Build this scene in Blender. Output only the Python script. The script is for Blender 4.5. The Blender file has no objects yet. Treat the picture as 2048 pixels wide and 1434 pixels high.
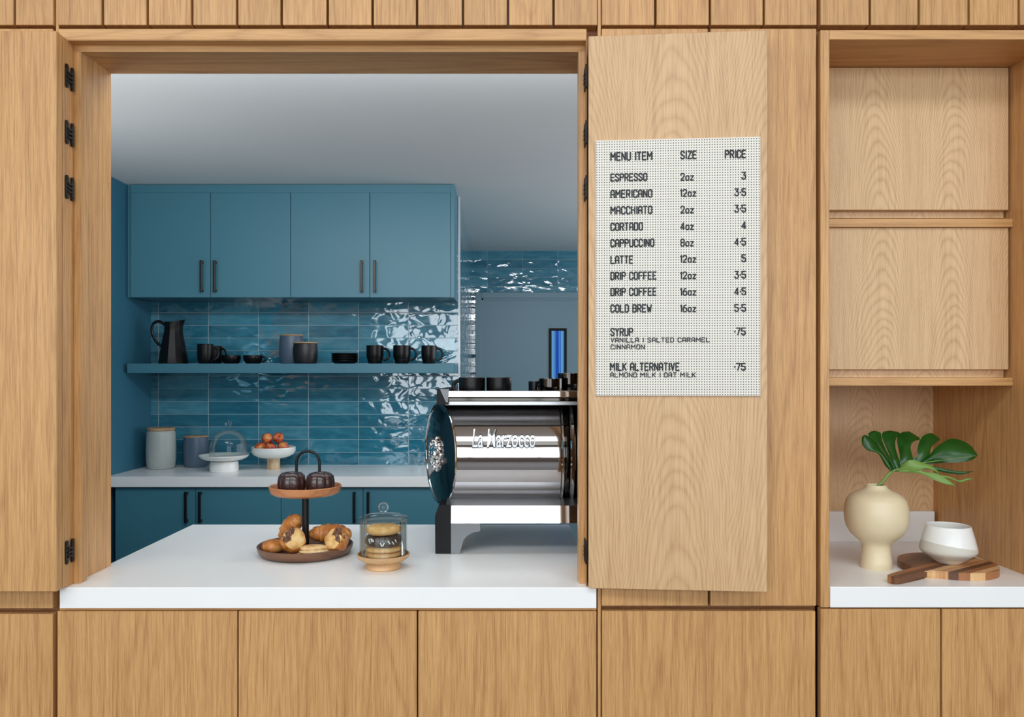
import bpy, bmesh, math, random
from mathutils import Vector, Matrix

random.seed(7)
PI = math.pi
SC = bpy.context.scene
COL = SC.collection

# ------------------------------------------------------------------ camera, world, light, exposure
F = 1600.0            # focal length in pixels of the 2048 px wide frame
CX, CY = 1008.0, 754.0
CAMY, CAMZ = -2.0, 1.44
cd = bpy.data.cameras.new('camera')
cam = bpy.data.objects.new('camera', cd)
COL.objects.link(cam)
cam.location = (0, CAMY, CAMZ)
cam.rotation_euler = (PI / 2, 0, 0)
cd.sensor_width = 36.0
cd.lens = F / 2048.0 * 36.0
cd.shift_x = (1024 - CX) / 2048.0
cd.shift_y = -(717 - CY) / 2048.0
cd.clip_start = 0.05
SC.camera = cam

SC.view_settings.view_transform = 'Standard'
SC.view_settings.look = 'None'
SC.view_settings.gamma = 1
SC.view_settings.use_curve_mapping = False
SC.view_settings.exposure = -0.14
SC.cycles.use_denoising = True
SC.cycles.max_bounces = 12
SC.cycles.diffuse_bounces = 6
SC.cycles.glossy_bounces = 6
SC.cycles.transparent_max_bounces = 16
SC.cycles.sample_clamp_indirect = 8
SC.cycles.caustics_reflective = False
SC.cycles.caustics_refractive = False

w = bpy.data.worlds.new('sky')
SC.world = w
w.use_nodes = True
w.node_tree.nodes['Background'].inputs[0].default_value = (0.75, 0.87, 1.0, 1)
w.node_tree.nodes['Background'].inputs[1].default_value = 1.0


def area(name, loc, rot, sx, sy, power, color):
    l = bpy.data.lights.new(name, 'AREA')
    l.shape = 'RECTANGLE'
    l.size, l.size_y = sx, sy
    l.energy = power
    l.color = color
    o = bpy.data.objects.new(name, l)
    o.location = loc
    o.rotation_euler = rot
    COL.objects.link(o)
    return o


# daylight standing in the three tall windows of the cafe's street side, behind the camera
DAY = (0.90, 0.96, 1.0)
WINX = [(-4.4, -1.5), (-1.15, 1.15), (1.5, 4.4)]
WINP = [108, 94, 84]
for (x0, x1), p in zip(WINX, WINP):
    area('window_daylight', ((x0 + x1) / 2, -6.06, 2.15), (PI / 2, 0, 0), x1 - x0, 2.7, p, DAY)
# unseen fill added overhead in the cafe to brighten the level tops
area('overhead_fill', (-0.4, -3.2, 4.06), (0, 0, 0), 6.0, 1.4, 150, (0.90, 0.96, 1.0))
# two unseen fill lights added behind the opening's head to brighten the kitchen
area('kitchen_fill_down', (-0.5, 0.50, 2.50), (0, 0, 0), 2.2, 0.3, 4, (0.92, 0.97, 1.0))
area('kitchen_fill_forward', (0.0, 0.26, 2.40), (PI / 2 + 0.10, 0, 0), 3.2, 0.12, 29, (0.88, 0.95, 1.0))
# upward fill added to brighten the kitchen ceiling, hidden behind the opening's left side
area('kitchen_fill_up', (-1.98, 0.75, 1.45), (PI, 0, 0), 0.2, 0.9, 9, (1.0, 0.97, 0.93))
# daylight in the kitchen's side window, out of sight to the right
area('kitchen_window_daylight', (2.26, 2.3, 1.55), (0, PI / 2, 0), 1.5, 3.0, 48, (0.90, 0.95, 1.0))


# ------------------------------------------------------------------ pixel -> world helpers (for measured layout)
def X(px, d=2.0): return (px - CX) * d / F
def Z(py, d=2.0): return CAMZ - (py - CY) * d / F
def P(px, py, d): return Vector((X(px, d), d + CAMY, Z(py, d)))


# ------------------------------------------------------------------ materials
def lin(c):
    return tuple(((v / 255) / 12.92 if v / 255 <= 0.04045 else ((v / 255 + 0.055) / 1.055) ** 2.4) for v in c) + (1.0,)


class NT:
    def __init__(self, name):
        self.m = bpy.data.materials.new(name)
        self.m.use_nodes = True
        self.t = self.m.node_tree
        self.bsdf = self.t.nodes['Principled BSDF']
        self.out = self.t.nodes['Material Output']

    def n(self, typ, **kw):
        nd = self.t.nodes.new(typ)
        for k, v in kw.items():
            setattr(nd, k, v)
        return nd

    def l(self, a, b): self.t.links.new(a, b)

    def math(self, op, a, b=None, c=None):
        nd = self.n('ShaderNodeMath', operation=op)
        for i, v in enumerate((a, b, c)):
            if v is None: continue
            if isinstance(v, (int, float)): nd.inputs[i].default_value = v
            else: self.l(v, nd.inputs[i])
        return nd.outputs[0]

    def noise(self, vec, scale, detail=2, rough=0.5, dist=0.0):
        nd = self.n('ShaderNodeTexNoise')
        nd.inputs['Scale'].default_value = scale
        nd.inputs['Detail'].default_value = detail
        nd.inputs['Roughness'].default_value = rough
        nd.inputs['Distortion'].default_value = dist
        if vec is not None: self.l(vec, nd.inputs['Vector'])
        return nd.outputs['Fac']

    def vmul(self, vec, s):
        nd = self.n('ShaderNodeVectorMath', operation='MULTIPLY')
        self.l(vec, nd.inputs[0])
        nd.inputs[1].default_value = s
        return nd.outputs[0]

    def mix(self, fac, a, b):
        nd = self.n('ShaderNodeMix', data_type='RGBA')
        for i, v in ((0, fac), (6, a), (7, b)):
            if isinstance(v, (int, float)): nd.inputs[i].default_value = v
            elif isinstance(v, tuple): nd.inputs[i].default_value = v
            else: self.l(v, nd.inputs[i])
        return nd.outputs[2]

    def ramp(self, fac, stops):
        nd = self.n('ShaderNodeValToRGB')
        cr = nd.color_ramp
        while len(cr.elements) < len(stops): cr.elements.new(0.5)
        for e, (p, c) in zip(cr.elements, stops):
            e.position = p
            e.color = c
        self.l(fac, nd.inputs[0])
        return nd.outputs[0]

    def bump(self, h, strength, dist):
        nd = self.n('ShaderNodeBump')
        nd.inputs['Strength'].default_value = strength
        nd.inputs['Distance'].default_value = dist
        self.l(h, nd.inputs['Height'])
        self.l(nd.outputs[0], self.bsdf.inputs['Normal'])
        if self.bsdf.inputs['Coat Weight'].default_value > 0.55: self.l(nd.outputs[0], self.bsdf.inputs['Coat Normal'])

    def objco(self): return self.n('ShaderNodeTexCoord').outputs['Object']

    def set(self, **kw):
        for k, v in kw.items():
            k = k.replace('_', ' ')
            if isinstance(v, (int, float, tuple)): self.bsdf.inputs[k].default_value = v
            else: self.l(v, self.bsdf.inputs[k])
        return self


def plain(name, rgb, rough=0.5, metal=0.0, var=0.06, scale=8.0, bumpd=0.0, coat=0.0, spec=0.5):
    """a colour with faint mottling"""
    t = NT(name)
    c = lin(rgb)
    co = t.objco()
    f = t.noise(co, scale, 3)
    dark = tuple(v * (1 - var) for v in c[:3]) + (1,)
    lite = tuple(min(1, v * (1 + var)) for v in c[:3]) + (1,)
    t.set(Base_Color=t.mix(f, dark, lite), Roughness=rough, Metallic=metal)
    t.bsdf.inputs['Specular IOR Level'].default_value = spec
    if coat: t.bsdf.inputs['Coat Weight'].default_value = coat
    if bumpd: t.bump(t.noise(co, scale * 6, 3), 0.4, bumpd)
    return t.m


def wood(name, light, dark, axis='Z', along=0.10, rings=11.0, ringw=0.5, fine=0.4, rough=0.42, scale=3.2, tone=0.14, fig=None):
    """oak and the like: contour rings of a stretched noise give cathedrals, a much finer one the pores"""
    t = NT(name)
    co = t.objco()
    geo = t.n('ShaderNodeNewGeometry')
    rnd = geo.outputs['Random Per Island']
    comb = t.n('ShaderNodeCombineXYZ')
    t.l(t.math('MULTIPLY', rnd, 17.3), comb.inputs[0])
    t.l(t.math('MULTIPLY', rnd, 31.7), comb.inputs[1])
    t.l(t.math('MULTIPLY', rnd, 53.1), comb.inputs[2])
    add = t.n('ShaderNodeVectorMath', operation='ADD')
    t.l(co, add.inputs[0]); t.l(comb.outputs[0], add.inputs[1])
    v = add.outputs[0]
    ai = 'XYZ'.index(axis)
    def st(a):
        s = [1.0, 1.0, 1.0]; s[ai] = a
        return tuple(s)
    n1 = t.noise(t.vmul(v, st(along)), scale, 2, 0.45, 0.25)
    wob = t.noise(t.vmul(v, st(0.05)), 40, 2)
    ph = t.math('ADD', t.math('MULTIPLY', n1, rings * 2), t.math('MULTIPLY', wob, 0.5))
    pp = t.math('PINGPONG', ph, 0.5)
    ring = t.math('POWER', t.math('MULTIPLY', pp, 2.0), 3.0)
    if fig:
        # crown-cut figure: nested arches in columns of half width wcol
        wcol, curv, space = fig
        sp = t.n('ShaderNodeSeparateXYZ'); t.l(v, sp.inputs[0])
        wx_ = t.noise(t.vmul(v, st(0.6)), 3.0, 2)
        wz_ = t.noise(t.vmul(v, st(0.5)), 5.0, 2)
        cx_ = t.math('PINGPONG', t.math('ADD', t.math('ADD', sp.outputs[0], 40.0), t.math('MULTIPLY', wx_, wcol * 1.1)), wcol)
        sgn = t.math('SUBTRACT', t.math('MULTIPLY', t.math('GREATER_THAN', rnd, 0.5), 2.0), 1.0)
        hh_ = t.math('ADD', t.math('MULTIPLY', sp.outputs[2], sgn), t.math('MULTIPLY', t.math('MULTIPLY', cx_, cx_), curv))
        hh_ = t.math('ADD', t.math('ADD', hh_, 60.0), t.math('MULTIPLY', wz_, 0.32))
        fine_w = t.noise(t.vmul(v, st(0.15)), 45, 2)
        ph2 = t.math('ADD', t.math('DIVIDE', hh_, space), t.math('MULTIPLY', fine_w, 0.55))
        ring = t.math('POWER', t.math('MULTIPLY', t.math('PINGPONG', ph2, 0.5), 2.0), 2.4)
    straight = t.noise(t.vmul(v, st(0.022)), 60, 4, 0.65)
    pores = t.noise(t.vmul(v, st(0.030)), 300, 3, 0.7)
    broad = t.noise(t.vmul(v, st(0.15)), 5, 2)
    pr = t.n('ShaderNodeMapRange'); pr.inputs[1].default_value = 0.42; pr.inputs[2].default_value = 0.66
    t.l(pores, pr.inputs[0])
    sr = t.n('ShaderNodeMapRange'); sr.inputs[1].default_value = 0.3; sr.inputs[2].default_value = 0.7
    t.l(straight, sr.inputs[0])
    f = t.math('MULTIPLY', ring, ringw)
    f = t.math('ADD', f, t.math('MULTIPLY', pr.outputs[0], fine * 0.75))
    f = t.math('ADD', f, t.math('MULTIPLY', sr.outputs[0], fine * 0.5))
    f = t.math('MULTIPLY', f, 0.9)
    cl = t.n('ShaderNodeClamp'); t.l(f, cl.inputs[0])
    colr = t.mix(cl.outputs[0], lin(light), lin(dark))
    # board to board and broad tone
    tv = t.math('ADD', t.math('MULTIPLY', t.math('SUBTRACT', rnd, 0.5), tone), t.math('MULTIPLY', t.math('SUBTRACT', broad, 0.5), tone))
    hsv = t.n('ShaderNodeHueSaturation')
    t.l(t.math('ADD', tv, 1.0), hsv.inputs['Value'])
    t.l(colr, hsv.inputs['Color'])
    t.set(Base_Color=hsv.outputs[0], Roughness=rough)
    t.bump(pores, 0.12, 0.001)
    return t.m


def tiles(name, axis, u0, v0, grout):
    """glossy hand-made stack-bond tiles, 297 x 76 mm; axis is the horizontal world axis of the wall"""
    t = NT(name)
    pos = t.n('ShaderNodeNewGeometry').outputs['Position']
    sep = t.n('ShaderNodeSeparateXYZ'); t.l(pos, sep.inputs[0])
    u = t.math('SUBTRACT', sep.outputs[axis], u0)
    v = t.math('SUBTRACT', sep.outputs['Z'], v0)
    cm = t.n('ShaderNodeCombineXYZ'); t.l(u, cm.inputs[0]); t.l(v, cm.inputs[1])
    br = t.n('ShaderNodeTexBrick', offset=0.0, squash=1.0)
    br.inputs['Scale'].default_value = 1.0
    br.inputs['Mortar Size'].default_value = 0.0021
    br.inputs['Mortar Smooth'].default_value = 0.3
    br.inputs['Bias'].default_value = 0.0
    br.inputs['Brick Width'].default_value = 0.297
    br.inputs['Row Height'].default_value = 0.0754
    br.inputs['Color1'].default_value = (0, 0, 0, 1)
    br.inputs['Color2'].default_value = (1, 1, 1, 1)
    br.inputs['Mortar'].default_value = (0.5, 0.5, 0.5, 1)
    t.l(cm.outputs[0], br.inputs['Vector'])
    cloud = t.noise(t.vmul(cm.outputs[0], (1, 4, 1)), 9, 4, 0.6, 0.6)
    tone = t.math('ADD', t.math('MULTIPLY', br.outputs['Color'], 0.45), t.math('MULTIPLY', cloud, 0.75))
    colr = t.ramp(tone, [(0.15, lin((24, 86, 108))), (0.55, lin((48, 124, 148))), (0.95, lin((92, 160, 180)))])
    colr = t.mix(br.outputs['Fac'], colr, lin(grout))
    rgh = t.math('ADD', t.math('MULTIPLY', br.outputs['Fac'], 0.6), 0.06)
    t.set(Base_Color=colr, Roughness=rgh)
    t.bsdf.inputs['Specular IOR Level'].default_value = 1.0
    # undulating glaze; every tile has its own phase
    ph = t.n('ShaderNodeCombineXYZ')
    t.l(t.math('MULTIPLY', br.outputs['Color'], 9.0), ph.inputs[2])
    va = t.n('ShaderNodeVectorMath', operation='ADD')
    t.l(cm.outputs[0], va.inputs[0]); t.l(ph.outputs[0], va.inputs[1])
    wav = t.noise(t.vmul(va.outputs[0], (1, 1.5, 1)), 10, 1.0, 0.3, 0.6)
    t.bsdf.inputs['Coat Weight'].default_value = 0.6
    edge = t.math('MULTIPLY', br.outputs['Fac'], -0.12)
    t.bump(t.math('ADD', wav, edge), 1.0, 0.005)
    return t.m


def thin_glass(name, tint=(0.96, 0.985, 0.98)):
    """clear glass whose sheet is too thin to bend what lies behind it"""
    t = NT(name)
    tr = t.n('ShaderNodeBsdfTransparent'); tr.inputs[0].default_value = tint + (1,)
    gl = t.n('ShaderNodeBsdfGlossy'); gl.inputs['Roughness'].default_value = 0.02
    lw = t.n('ShaderNodeLayerWeight'); lw.inputs[0].default_value = 0.28
    ms = t.n('ShaderNodeMixShader')
    t.l(t.math('MINIMUM', t.math('ADD', t.math('MULTIPLY', lw.outputs['Fresnel'], 0.5), 0.012), 0.6), ms.inputs[0])
    t.l(tr.outputs[0], ms.inputs[1]); t.l(gl.outputs[0], ms.inputs[2])
    t.l(ms.outputs[0], t.out.inputs['Surface'])
    return t.m


OAKL, OAKD = (215, 166, 108), (146, 96, 52)
M = {}
M['oak'] = wood('oak_vertical', OAKL, OAKD, along=0.055, rings=15, ringw=0.26, fine=0.6, scale=4.5)
M['oak_h'] = wood('oak_horizontal', OAKL, OAKD, axis='X', ringw=0.3)
M['oak_d'] = wood('oak_depthwise', OAKL, OAKD, axis='Y', ringw=0.3)
M['oak_pale'] = wood('oak_pale_crown_cut', (224, 188, 143), (168, 124, 82), ringw=0.38, fine=0.42, tone=0.06, fig=(0.105, 42.0, 0.034))
M['oak_leaf'] = wood('oak_shutter_veneer', (218, 180, 134), (162, 118, 76), ringw=0.30, fine=0.5, tone=0.05, fig=(0.13, 40.0, 0.06))
M['gap'] = wood('oak_joint_shade', (150, 100, 60), (110, 66, 36))  # backing oak darkened: the shade between the boards is put into its colour
M['counter'] = plain('white_quartz', (245, 245, 244), 0.28, var=0.03, scale=5)
M['blue'] = plain('teal_cabinet_paint', (70, 126, 144), 0.42, var=0.03, scale=3)
M['blue_wall'] = plain('teal_wall_paint', (52, 112, 136), 0.6, var=0.08, scale=4)
M['blue_base'] = plain('dark_teal_cabinet_paint', (66, 124, 142), 0.45, var=0.04, scale=3)
M['door_paint'] = plain('grey_blue_door_paint', (122, 152, 164), 0.4, var=0.04, scale=2)
M['plaster'] = plain('off_white_ceiling_paint', (222, 224, 224), 0.9, var=0.03, scale=2)
M['room'] = plain('room_white_paint', (225, 222, 215), 0.9, var=0.03, scale=2)
M['street_paint'] = plain('taupe_wall_paint', (150, 138, 128), 0.9, var=0.03, scale=2)
M['floor'] = plain('polished_concrete', (74, 66, 62), 0.45, var=0.08, scale=2)
M['black'] = plain('black_stoneware', (9, 9, 11), 0.33, var=0.1, spec=0.3)
M['black_metal'] = plain('black_powder_coat', (12, 12, 13), 0.4, spec=0.35)
M['bronze'] = plain('dark_bronze', (58, 52, 47), 0.35, metal=0.7)
M['plastic'] = plain('black_plastic', (7, 7, 8), 0.5, spec=0.25)
M['chrome'] = plain('polished_steel', (214, 212, 210), 0.06, metal=1.0, var=0.02)
M['steel'] = plain('brushed_steel', (176, 178, 180), 0.3, metal=1.0, var=0.04)
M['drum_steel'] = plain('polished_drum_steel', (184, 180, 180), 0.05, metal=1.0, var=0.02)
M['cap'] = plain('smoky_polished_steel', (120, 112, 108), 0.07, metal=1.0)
M['cast'] = plain('cast_grey_metal', (120, 122, 124), 0.45, metal=0.6)
M['dark_chrome'] = plain('black_chrome', (70, 66, 62), 0.06, metal=1.0)
M['grey_pot'] = plain('pale_grey_stoneware', (178, 184, 180), 0.38, var=0.04)
M['slate_pot'] = plain('slate_blue_stoneware', (82, 100, 120), 0.4, var=0.05)
M['black_pot'] = plain('charcoal_stoneware', (30, 30, 33), 0.42, var=0.06)
M['lid'] = wood('acacia_lid', (206, 168, 128), (150, 106, 72), axis='X')
M['white_cer'] = plain('white_glaze', (232, 232, 228), 0.25, var=0.02)
M['cream_cer'] = plain('cream_matte_ceramic', (226, 210, 174), 0.36, var=0.04, scale=14, bumpd=0.0003)
M['walnut'] = wood('walnut', (122, 84, 60), (66, 42, 30), axis='X', rings=8)
M['acacia'] = wood('acacia', (196, 132, 84), (138, 82, 48), axis='X', rings=8)
M['pale_wood'] = wood('pale_mango_wood', (206, 166, 118), (160, 116, 76), axis='X', rings=10)
M['glass'] = thin_glass('clear_glass')
M['white_metal'] = plain('white_metal_trim', (236, 238, 238), 0.3)
M['ink'] = plain('black_stitched_thread', (38, 40, 44), 0.7)
M['tile_back'] = tiles('tile_back_wall', 'X', X(317, 4.75), Z(930, 4.75), (150, 182, 192))
M['tile_far'] = tiles('tile_far_wall', 'X', X(975, 6.78), 2.51 - 0.0754 * 30, (128, 160, 170))
M['tile_side'] = tiles('tile_return_wall', 'Y', 2.75, 2.51 - 0.0754 * 30, (110, 140, 150))


# ------------------------------------------------------------------ mesh building
class MB:
    """collects geometry in world coordinates; build() links it as ONE mesh object"""
    def __init__(self, xf=None):
        self.bm = bmesh.new()
        self.xf = xf

    def _add(self, verts):
        if self.xf is not None:
            for v in verts: v.co = self.xf @ v.co

    def box(self, x0, x1, y0, y1, z0, z1, bev=0.0, seg=2):
        vs = [self.bm.verts.new((x, y, z)) for x in (x0, x1) for y in (y0, y1) for z in (z0, z1)]
        q = [(0, 1, 3, 2), (4, 6, 7, 5), (0, 4, 5, 1), (2, 3, 7, 6), (0, 2, 6, 4), (1, 5, 7, 3)]
        fs = [self.bm.faces.new([vs[i] for i in f]) for f in q]
        allv = set(vs)
        if bev > 0:
            es = list({e for f in fs for e in f.edges})
            r = bmesh.ops.bevel(self.bm, geom=es, offset=bev, segments=seg, affect='EDGES', profile=0.5)
            allv = {v for f in r['faces'] for v in f.verts} | {v for v in vs if v.is_valid}
            for f in fs:
                if f.is_valid: allv |= set(f.verts)
        self._add(list(allv))
        return self

    def lathe(self, prof, c=(0, 0, 0), seg=48, fr=None, M4=None):
        """prof: (r, z) from bottom to top; fr(theta, z) scales the radius"""
        rings = []
        new = []
        for r, z in prof:
            if r < 1e-6:
                v = self.bm.verts.new((c[0], c[1], c[2] + z)); rings.append([v]); new.append(v)
            else:
                ring = []
                for i in range(seg):
                    a = 2 * PI * i / seg
                    k = fr(a, z) if fr else 1.0
                    ring.append(self.bm.verts.new((c[0] + r * k * math.cos(a), c[1] + r * k * math.sin(a), c[2] + z)))
                rings.append(ring); new += ring
        for A, B in zip(rings, rings[1:]):
            for i in range(seg):
                j = (i + 1) % seg
                if len(A) == 1 and len(B) == 1: break
                if len(A) == 1: self.bm.faces.new((A[0], B[j], B[i]))
                elif len(B) == 1: self.bm.faces.new((A[i], A[j], B[0]))
                else: self.bm.faces.new((A[i], A[j], B[j], B[i]))
        if M4 is not None:
            for v in new: v.co = M4 @ v.co
        self._add(new)
        return self

    def sweep(self, pts, rad, seg=12, flat=1.0, closed=False, fr=None, cap=True, up=None):
        """tube along pts; rad a number or a list; flat scales the section's second axis"""
        pts = [Vector(p) for p in pts]
        n = len(pts)
        if isinstance(rad, (int, float)): rad = [rad] * n
        rings, new = [], []
        prev = None
        for i in range(n):
            if closed: t = (pts[(i + 1) % n] - pts[i - 1])
            else: t = pts[min(i + 1, n - 1)] - pts[max(i - 1, 0)]
            t.normalize()
            if prev is None:
                ref = Vector(up) if up else (Vector((0, 0, 1)) if abs(t.z) < 0.9 else Vector((1, 0, 0)))
                a = (ref - t * ref.dot(t)).normalized()
            else:
                a = (prev - t * prev.dot(t)).normalized()
            prev = a
            b = t.cross(a)
            ring = []
            for k in range(seg):
                th = 2 * PI * k / seg
                r = rad[i] * (fr(i / max(1, n - 1), th) if fr else 1.0)
                v = self.bm.verts.new(pts[i] + a * (r * flat * math.cos(th)) + b * (r * math.sin(th)))
                ring.append(v); new.append(v)
            rings.append(ring)
        R = list(zip(rings, rings[1:]))
        if closed: R.append((rings[-1], rings[0]))
        for A, B in R:
            for k in range(seg):
                j = (k + 1) % seg
                self.bm.faces.new((A[k], A[j], B[j], B[k]))
        if not closed and cap:
            for ring, flip in ((rings[0], True), (rings[-1], False)):
                self.bm.faces.new(list(reversed(ring)) if flip else ring)
        self._add(new)
        return self

    def prism(self, poly, a0, a1, axis='Y'):
        """extrude a 2-D outline along an axis: axis Y takes (x,z), Z takes (x,y), X takes (y,z)"""
        def mk(p, a):
            return {'Y': (p[0], a, p[1]), 'Z': (p[0], p[1], a), 'X': (a, p[0], p[1])}[axis]
        A = [self.bm.verts.new(mk(p, a0)) for p in poly]
        B = [self.bm.verts.new(mk(p, a1)) for p in poly]
        n = len(poly)
        self.bm.faces.new(list(reversed(A))); self.bm.faces.new(B)
        for i in range(n):
            j = (i + 1) % n
            self.bm.faces.new((A[i], A[j], B[j], B[i]))
        self._add(A + B)
        return self

    def ball(self, c, r, sub=2, sc=(1, 1, 1)):
        res = bmesh.ops.create_icosphere(self.bm, subdivisions=sub, radius=1.0)
        for v in res['verts']:
            v.co = Vector((c[0] + v.co.x * r * sc[0], c[1] + v.co.y * r * sc[1], c[2] + v.co.z * r * sc[2]))
        self._add(res['verts'])
        return self

    def grid(self, rows):
        """quad sheet through rows of points"""
        V = [[self.bm.verts.new(p) for p in r] for r in rows]
        for A, B in zip(V, V[1:]):
            for i in range(len(A) - 1):
                self.bm.faces.new((A[i], A[i + 1], B[i + 1], B[i]))
        self._add([v for r in V for v in r])
        return self

    def build(self, name, mat, parent=None, smooth=False, origin=None, angle=35):
        bm = self.bm
        bmesh.ops.recalc_face_normals(bm, faces=bm.faces[:])
        me = bpy.data.meshes.new(name)
        if parent is not None:
            o0 = wloc(parent)
        elif origin is not None:
            o0 = Vector(origin)
        else:
            xs = [v.co for v in bm.verts]
            o0 = Vector(((min(v.x for v in xs) + max(v.x for v in xs)) / 2,
                         (min(v.y for v in xs) + max(v.y for v in xs)) / 2, min(v.z for v in xs)))
        for v in bm.verts: v.co -= o0
        if smooth:
            for f in bm.faces: f.smooth = True
            for e in bm.edges:
                if len(e.link_faces) == 2 and e.calc_face_angle(0) > math.radians(angle): e.smooth = False
        bm.to_mesh(me); bm.free()
        o = bpy.data.objects.new(name, me)
        me.materials.append(M[mat] if isinstance(mat, str) else mat)
        COL.objects.link(o)
        if parent is not None: o.parent = parent
        else: o.location = o0
        return o


def wloc(o):
    v = Vector((0, 0, 0))
    while o is not None:
        v += o.location; o = o.parent
    return v


def tag(o, label=None, cat=None, group=None, kind=None):
    if label: o['label'] = label
    if cat: o['category'] = cat
    if group: o['group'] = group
    if kind: o['kind'] = kind
    return o


def thing(name, loc, label, cat, group=None):
    o = bpy.data.objects.new(name, None)
    o.empty_display_size = 0.05
    o.location = loc
    COL.objects.link(o)
    return tag(o, label, cat, group)


def struct(name, mb, mat, **kw):
    o = mb.build(name, mat, **kw)
    if o.parent is None: o['kind'] = 'structure'
    return o


def copy_tree(o, parent=None):
    kids = [c for c in COL.objects if c.parent == o]
    c = o.copy()
    COL.objects.link(c)
    c.parent = parent
    for k in kids: copy_tree(k, c)
    return c


def smooth_path(pts, n=8):
    pts = [Vector(p) for p in pts]
    out = []
    for i in range(len(pts) - 1):
        p0, p1, p2, p3 = pts[max(i - 1, 0)], pts[i], pts[i + 1], pts[min(i + 2, len(pts) - 1)]
        for k in range(n):
            t = k / n
            out.append(0.5 * ((2 * p1) + (-p0 + p2) * t + (2 * p0 - 5 * p1 + 4 * p2 - p3) * t * t + (-p0 + 3 * p1 - 3 * p2 + p3) * t ** 3))
    out.append(pts[-1])
    return out


# ------------------------------------------------------------------ the setting: front wall of oak boards with a serving opening and an alcove
CT = 0.9164                       # top of every worktop
OX0, OX1 = -1.0915, 0.2065        # serving opening
OZ1 = 2.2825
NX1 = 1.38                        # alcove's right wall
NX0 = X(1659)

wf = struct('wall_front', (MB()
    .box(-4.8, OX0, 0.036, 0.215, 0, 4.0)
    .box(OX0, OX1, 0.036, 0.215, OZ1 + 0.001, 4.0)
    .box(OX0, OX1, 0.036, 0.10, 0, CT - 0.055)
    .box(OX1, NX0 - 0.0225, 0.036, 0.215, 0, 4.0)
    .box(NX0 - 0.0225, NX1 + 0.0225, 0.036, 0.62, OZ1 + 0.024, 4.0)
    .box(NX1 + 0.0225, 4.8, 0.036, 0.62, 0, 4.0)), 'gap', origin=(0, 0.02, 0))
# upper cladding of vertical boards
gaps = [-520, -428, -336, -244, -152, -60, 29, 111, 205, 295, 384, 474, 563, 655, 745, 834, 926, 1016, 1107, 1199, 1311, 1420, 1528, 1637.5, 1740, 1838, 1938, 2038, 2138, 2238, 2338, 2438, 2538, 2638, 2738, 2838]
wide = {111: 4.5, 1199: 4.5, 1637.5: 4}
mb = MB()
for a, b in zip(gaps, gaps[1:]):
    mb.box(X(a + wide.get(a, 2.3)), X(b - wide.get(b, 2.3)), 0.0, 0.0355, Z(50), 3.19, 0.0012, 1)
mb.build('board_cladding', 'oak', wf)
MB().box(X(108.5), X(114), 0.008, 0.0355, Z(62), 3.19).build('filler_strip', 'oak', wf)
MB().box(X(1196), X(1202), 0.006, 0.0355, Z(1434) - 0.3, 3.19).build('filler_strip', 'oak', wf)
# head board above the opening and panels beside it
MB().box(X(117), OX1 + 0.0, -0.0005, 0.0355, OZ1, Z(57.5), 0.001, 1).build('head_board', 'oak_h', wf)
MB().box(X(1203.5), X(1416), 0.0, 0.0355, Z(1212), Z(57), 0.0012, 1).build('panel', 'oak', wf)
MB().box(X(1421), X(1632.5), 0.0, 0.0355, Z(1212), Z(57), 0.0012, 1).build('panel', 'oak', wf)
MB().box(X(-330), X(106), 0.0, 0.0355, Z(1217), Z(57), 0.0012, 1).build('panel', 'oak', wf)
# base panels
for a, b, top in ((-300, 105.5, 1228), (114.5, 474, 1222.5), (477, 833.5, 1222.5), (836.5, 1193, 1222.5), (1204, 1631, 1222.5)):
    MB().box(X(a), X(b), 0.0, 0.0355, 0.1, Z(top), 0.0012, 1).build('panel', 'oak', wf)
for a, b in ((2136, 2496), (2500, 2860)):
    MB().box(X(a), X(b), 0.0, 0.0355, Z(1212), Z(57), 0.0012, 1).build('panel', 'oak', wf)
    MB().box(X(a), X(b), 0.0, 0.0355, 0.1, Z(1222), 0.0012, 1).build('panel', 'oak', wf)
MB().box(X(115), X(1194), 0.010, 0.0355, Z(1222), CT - 0.053).build('reveal_strip', 'oak_h', wf)

# lining and stop of the serving opening
tr = struct('trim_1', (MB()
    .box(OX0, OX0 + 0.001, 0.0, 0.22, CT + 0.0004, OZ1)
    .box(OX1 - 0.001, OX1, 0.0, 0.22, CT + 0.0004, OZ1)), 'oak', origin=(OX0, 0, CT))
MB().box(OX0 + 0.001, OX1 - 0.001, 0.0, 0.22, OZ1 - 0.001, OZ1).build('head_lining', 'oak_h', tr)
s = 0.0165
y0, y1 = 0.03, 0.058
for sx in (0, 1):
    xa, xb = (OX0 + 0.001, OX0 + 0.001 + s) if sx == 0 else (OX1 - 0.001, OX1 - 0.001 - s)
    MB().prism([(xa, CT + 0.0004), (xb, CT + 0.0004), (xb, OZ1 - 0.001 - s), (xa, OZ1 - 0.001)], y0, y1).build('stop', 'oak', tr)
MB().prism([(OX0 + 0.001, OZ1 - 0.001), (OX0 + 0.001 + s, OZ1 - 0.001 - s), (OX1 - 0.001 - s, OZ1 - 0.001 - s), (OX1 - 0.001, OZ1 - 0.001)], y0, y1).build('stop', 'oak_h', tr)

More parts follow.
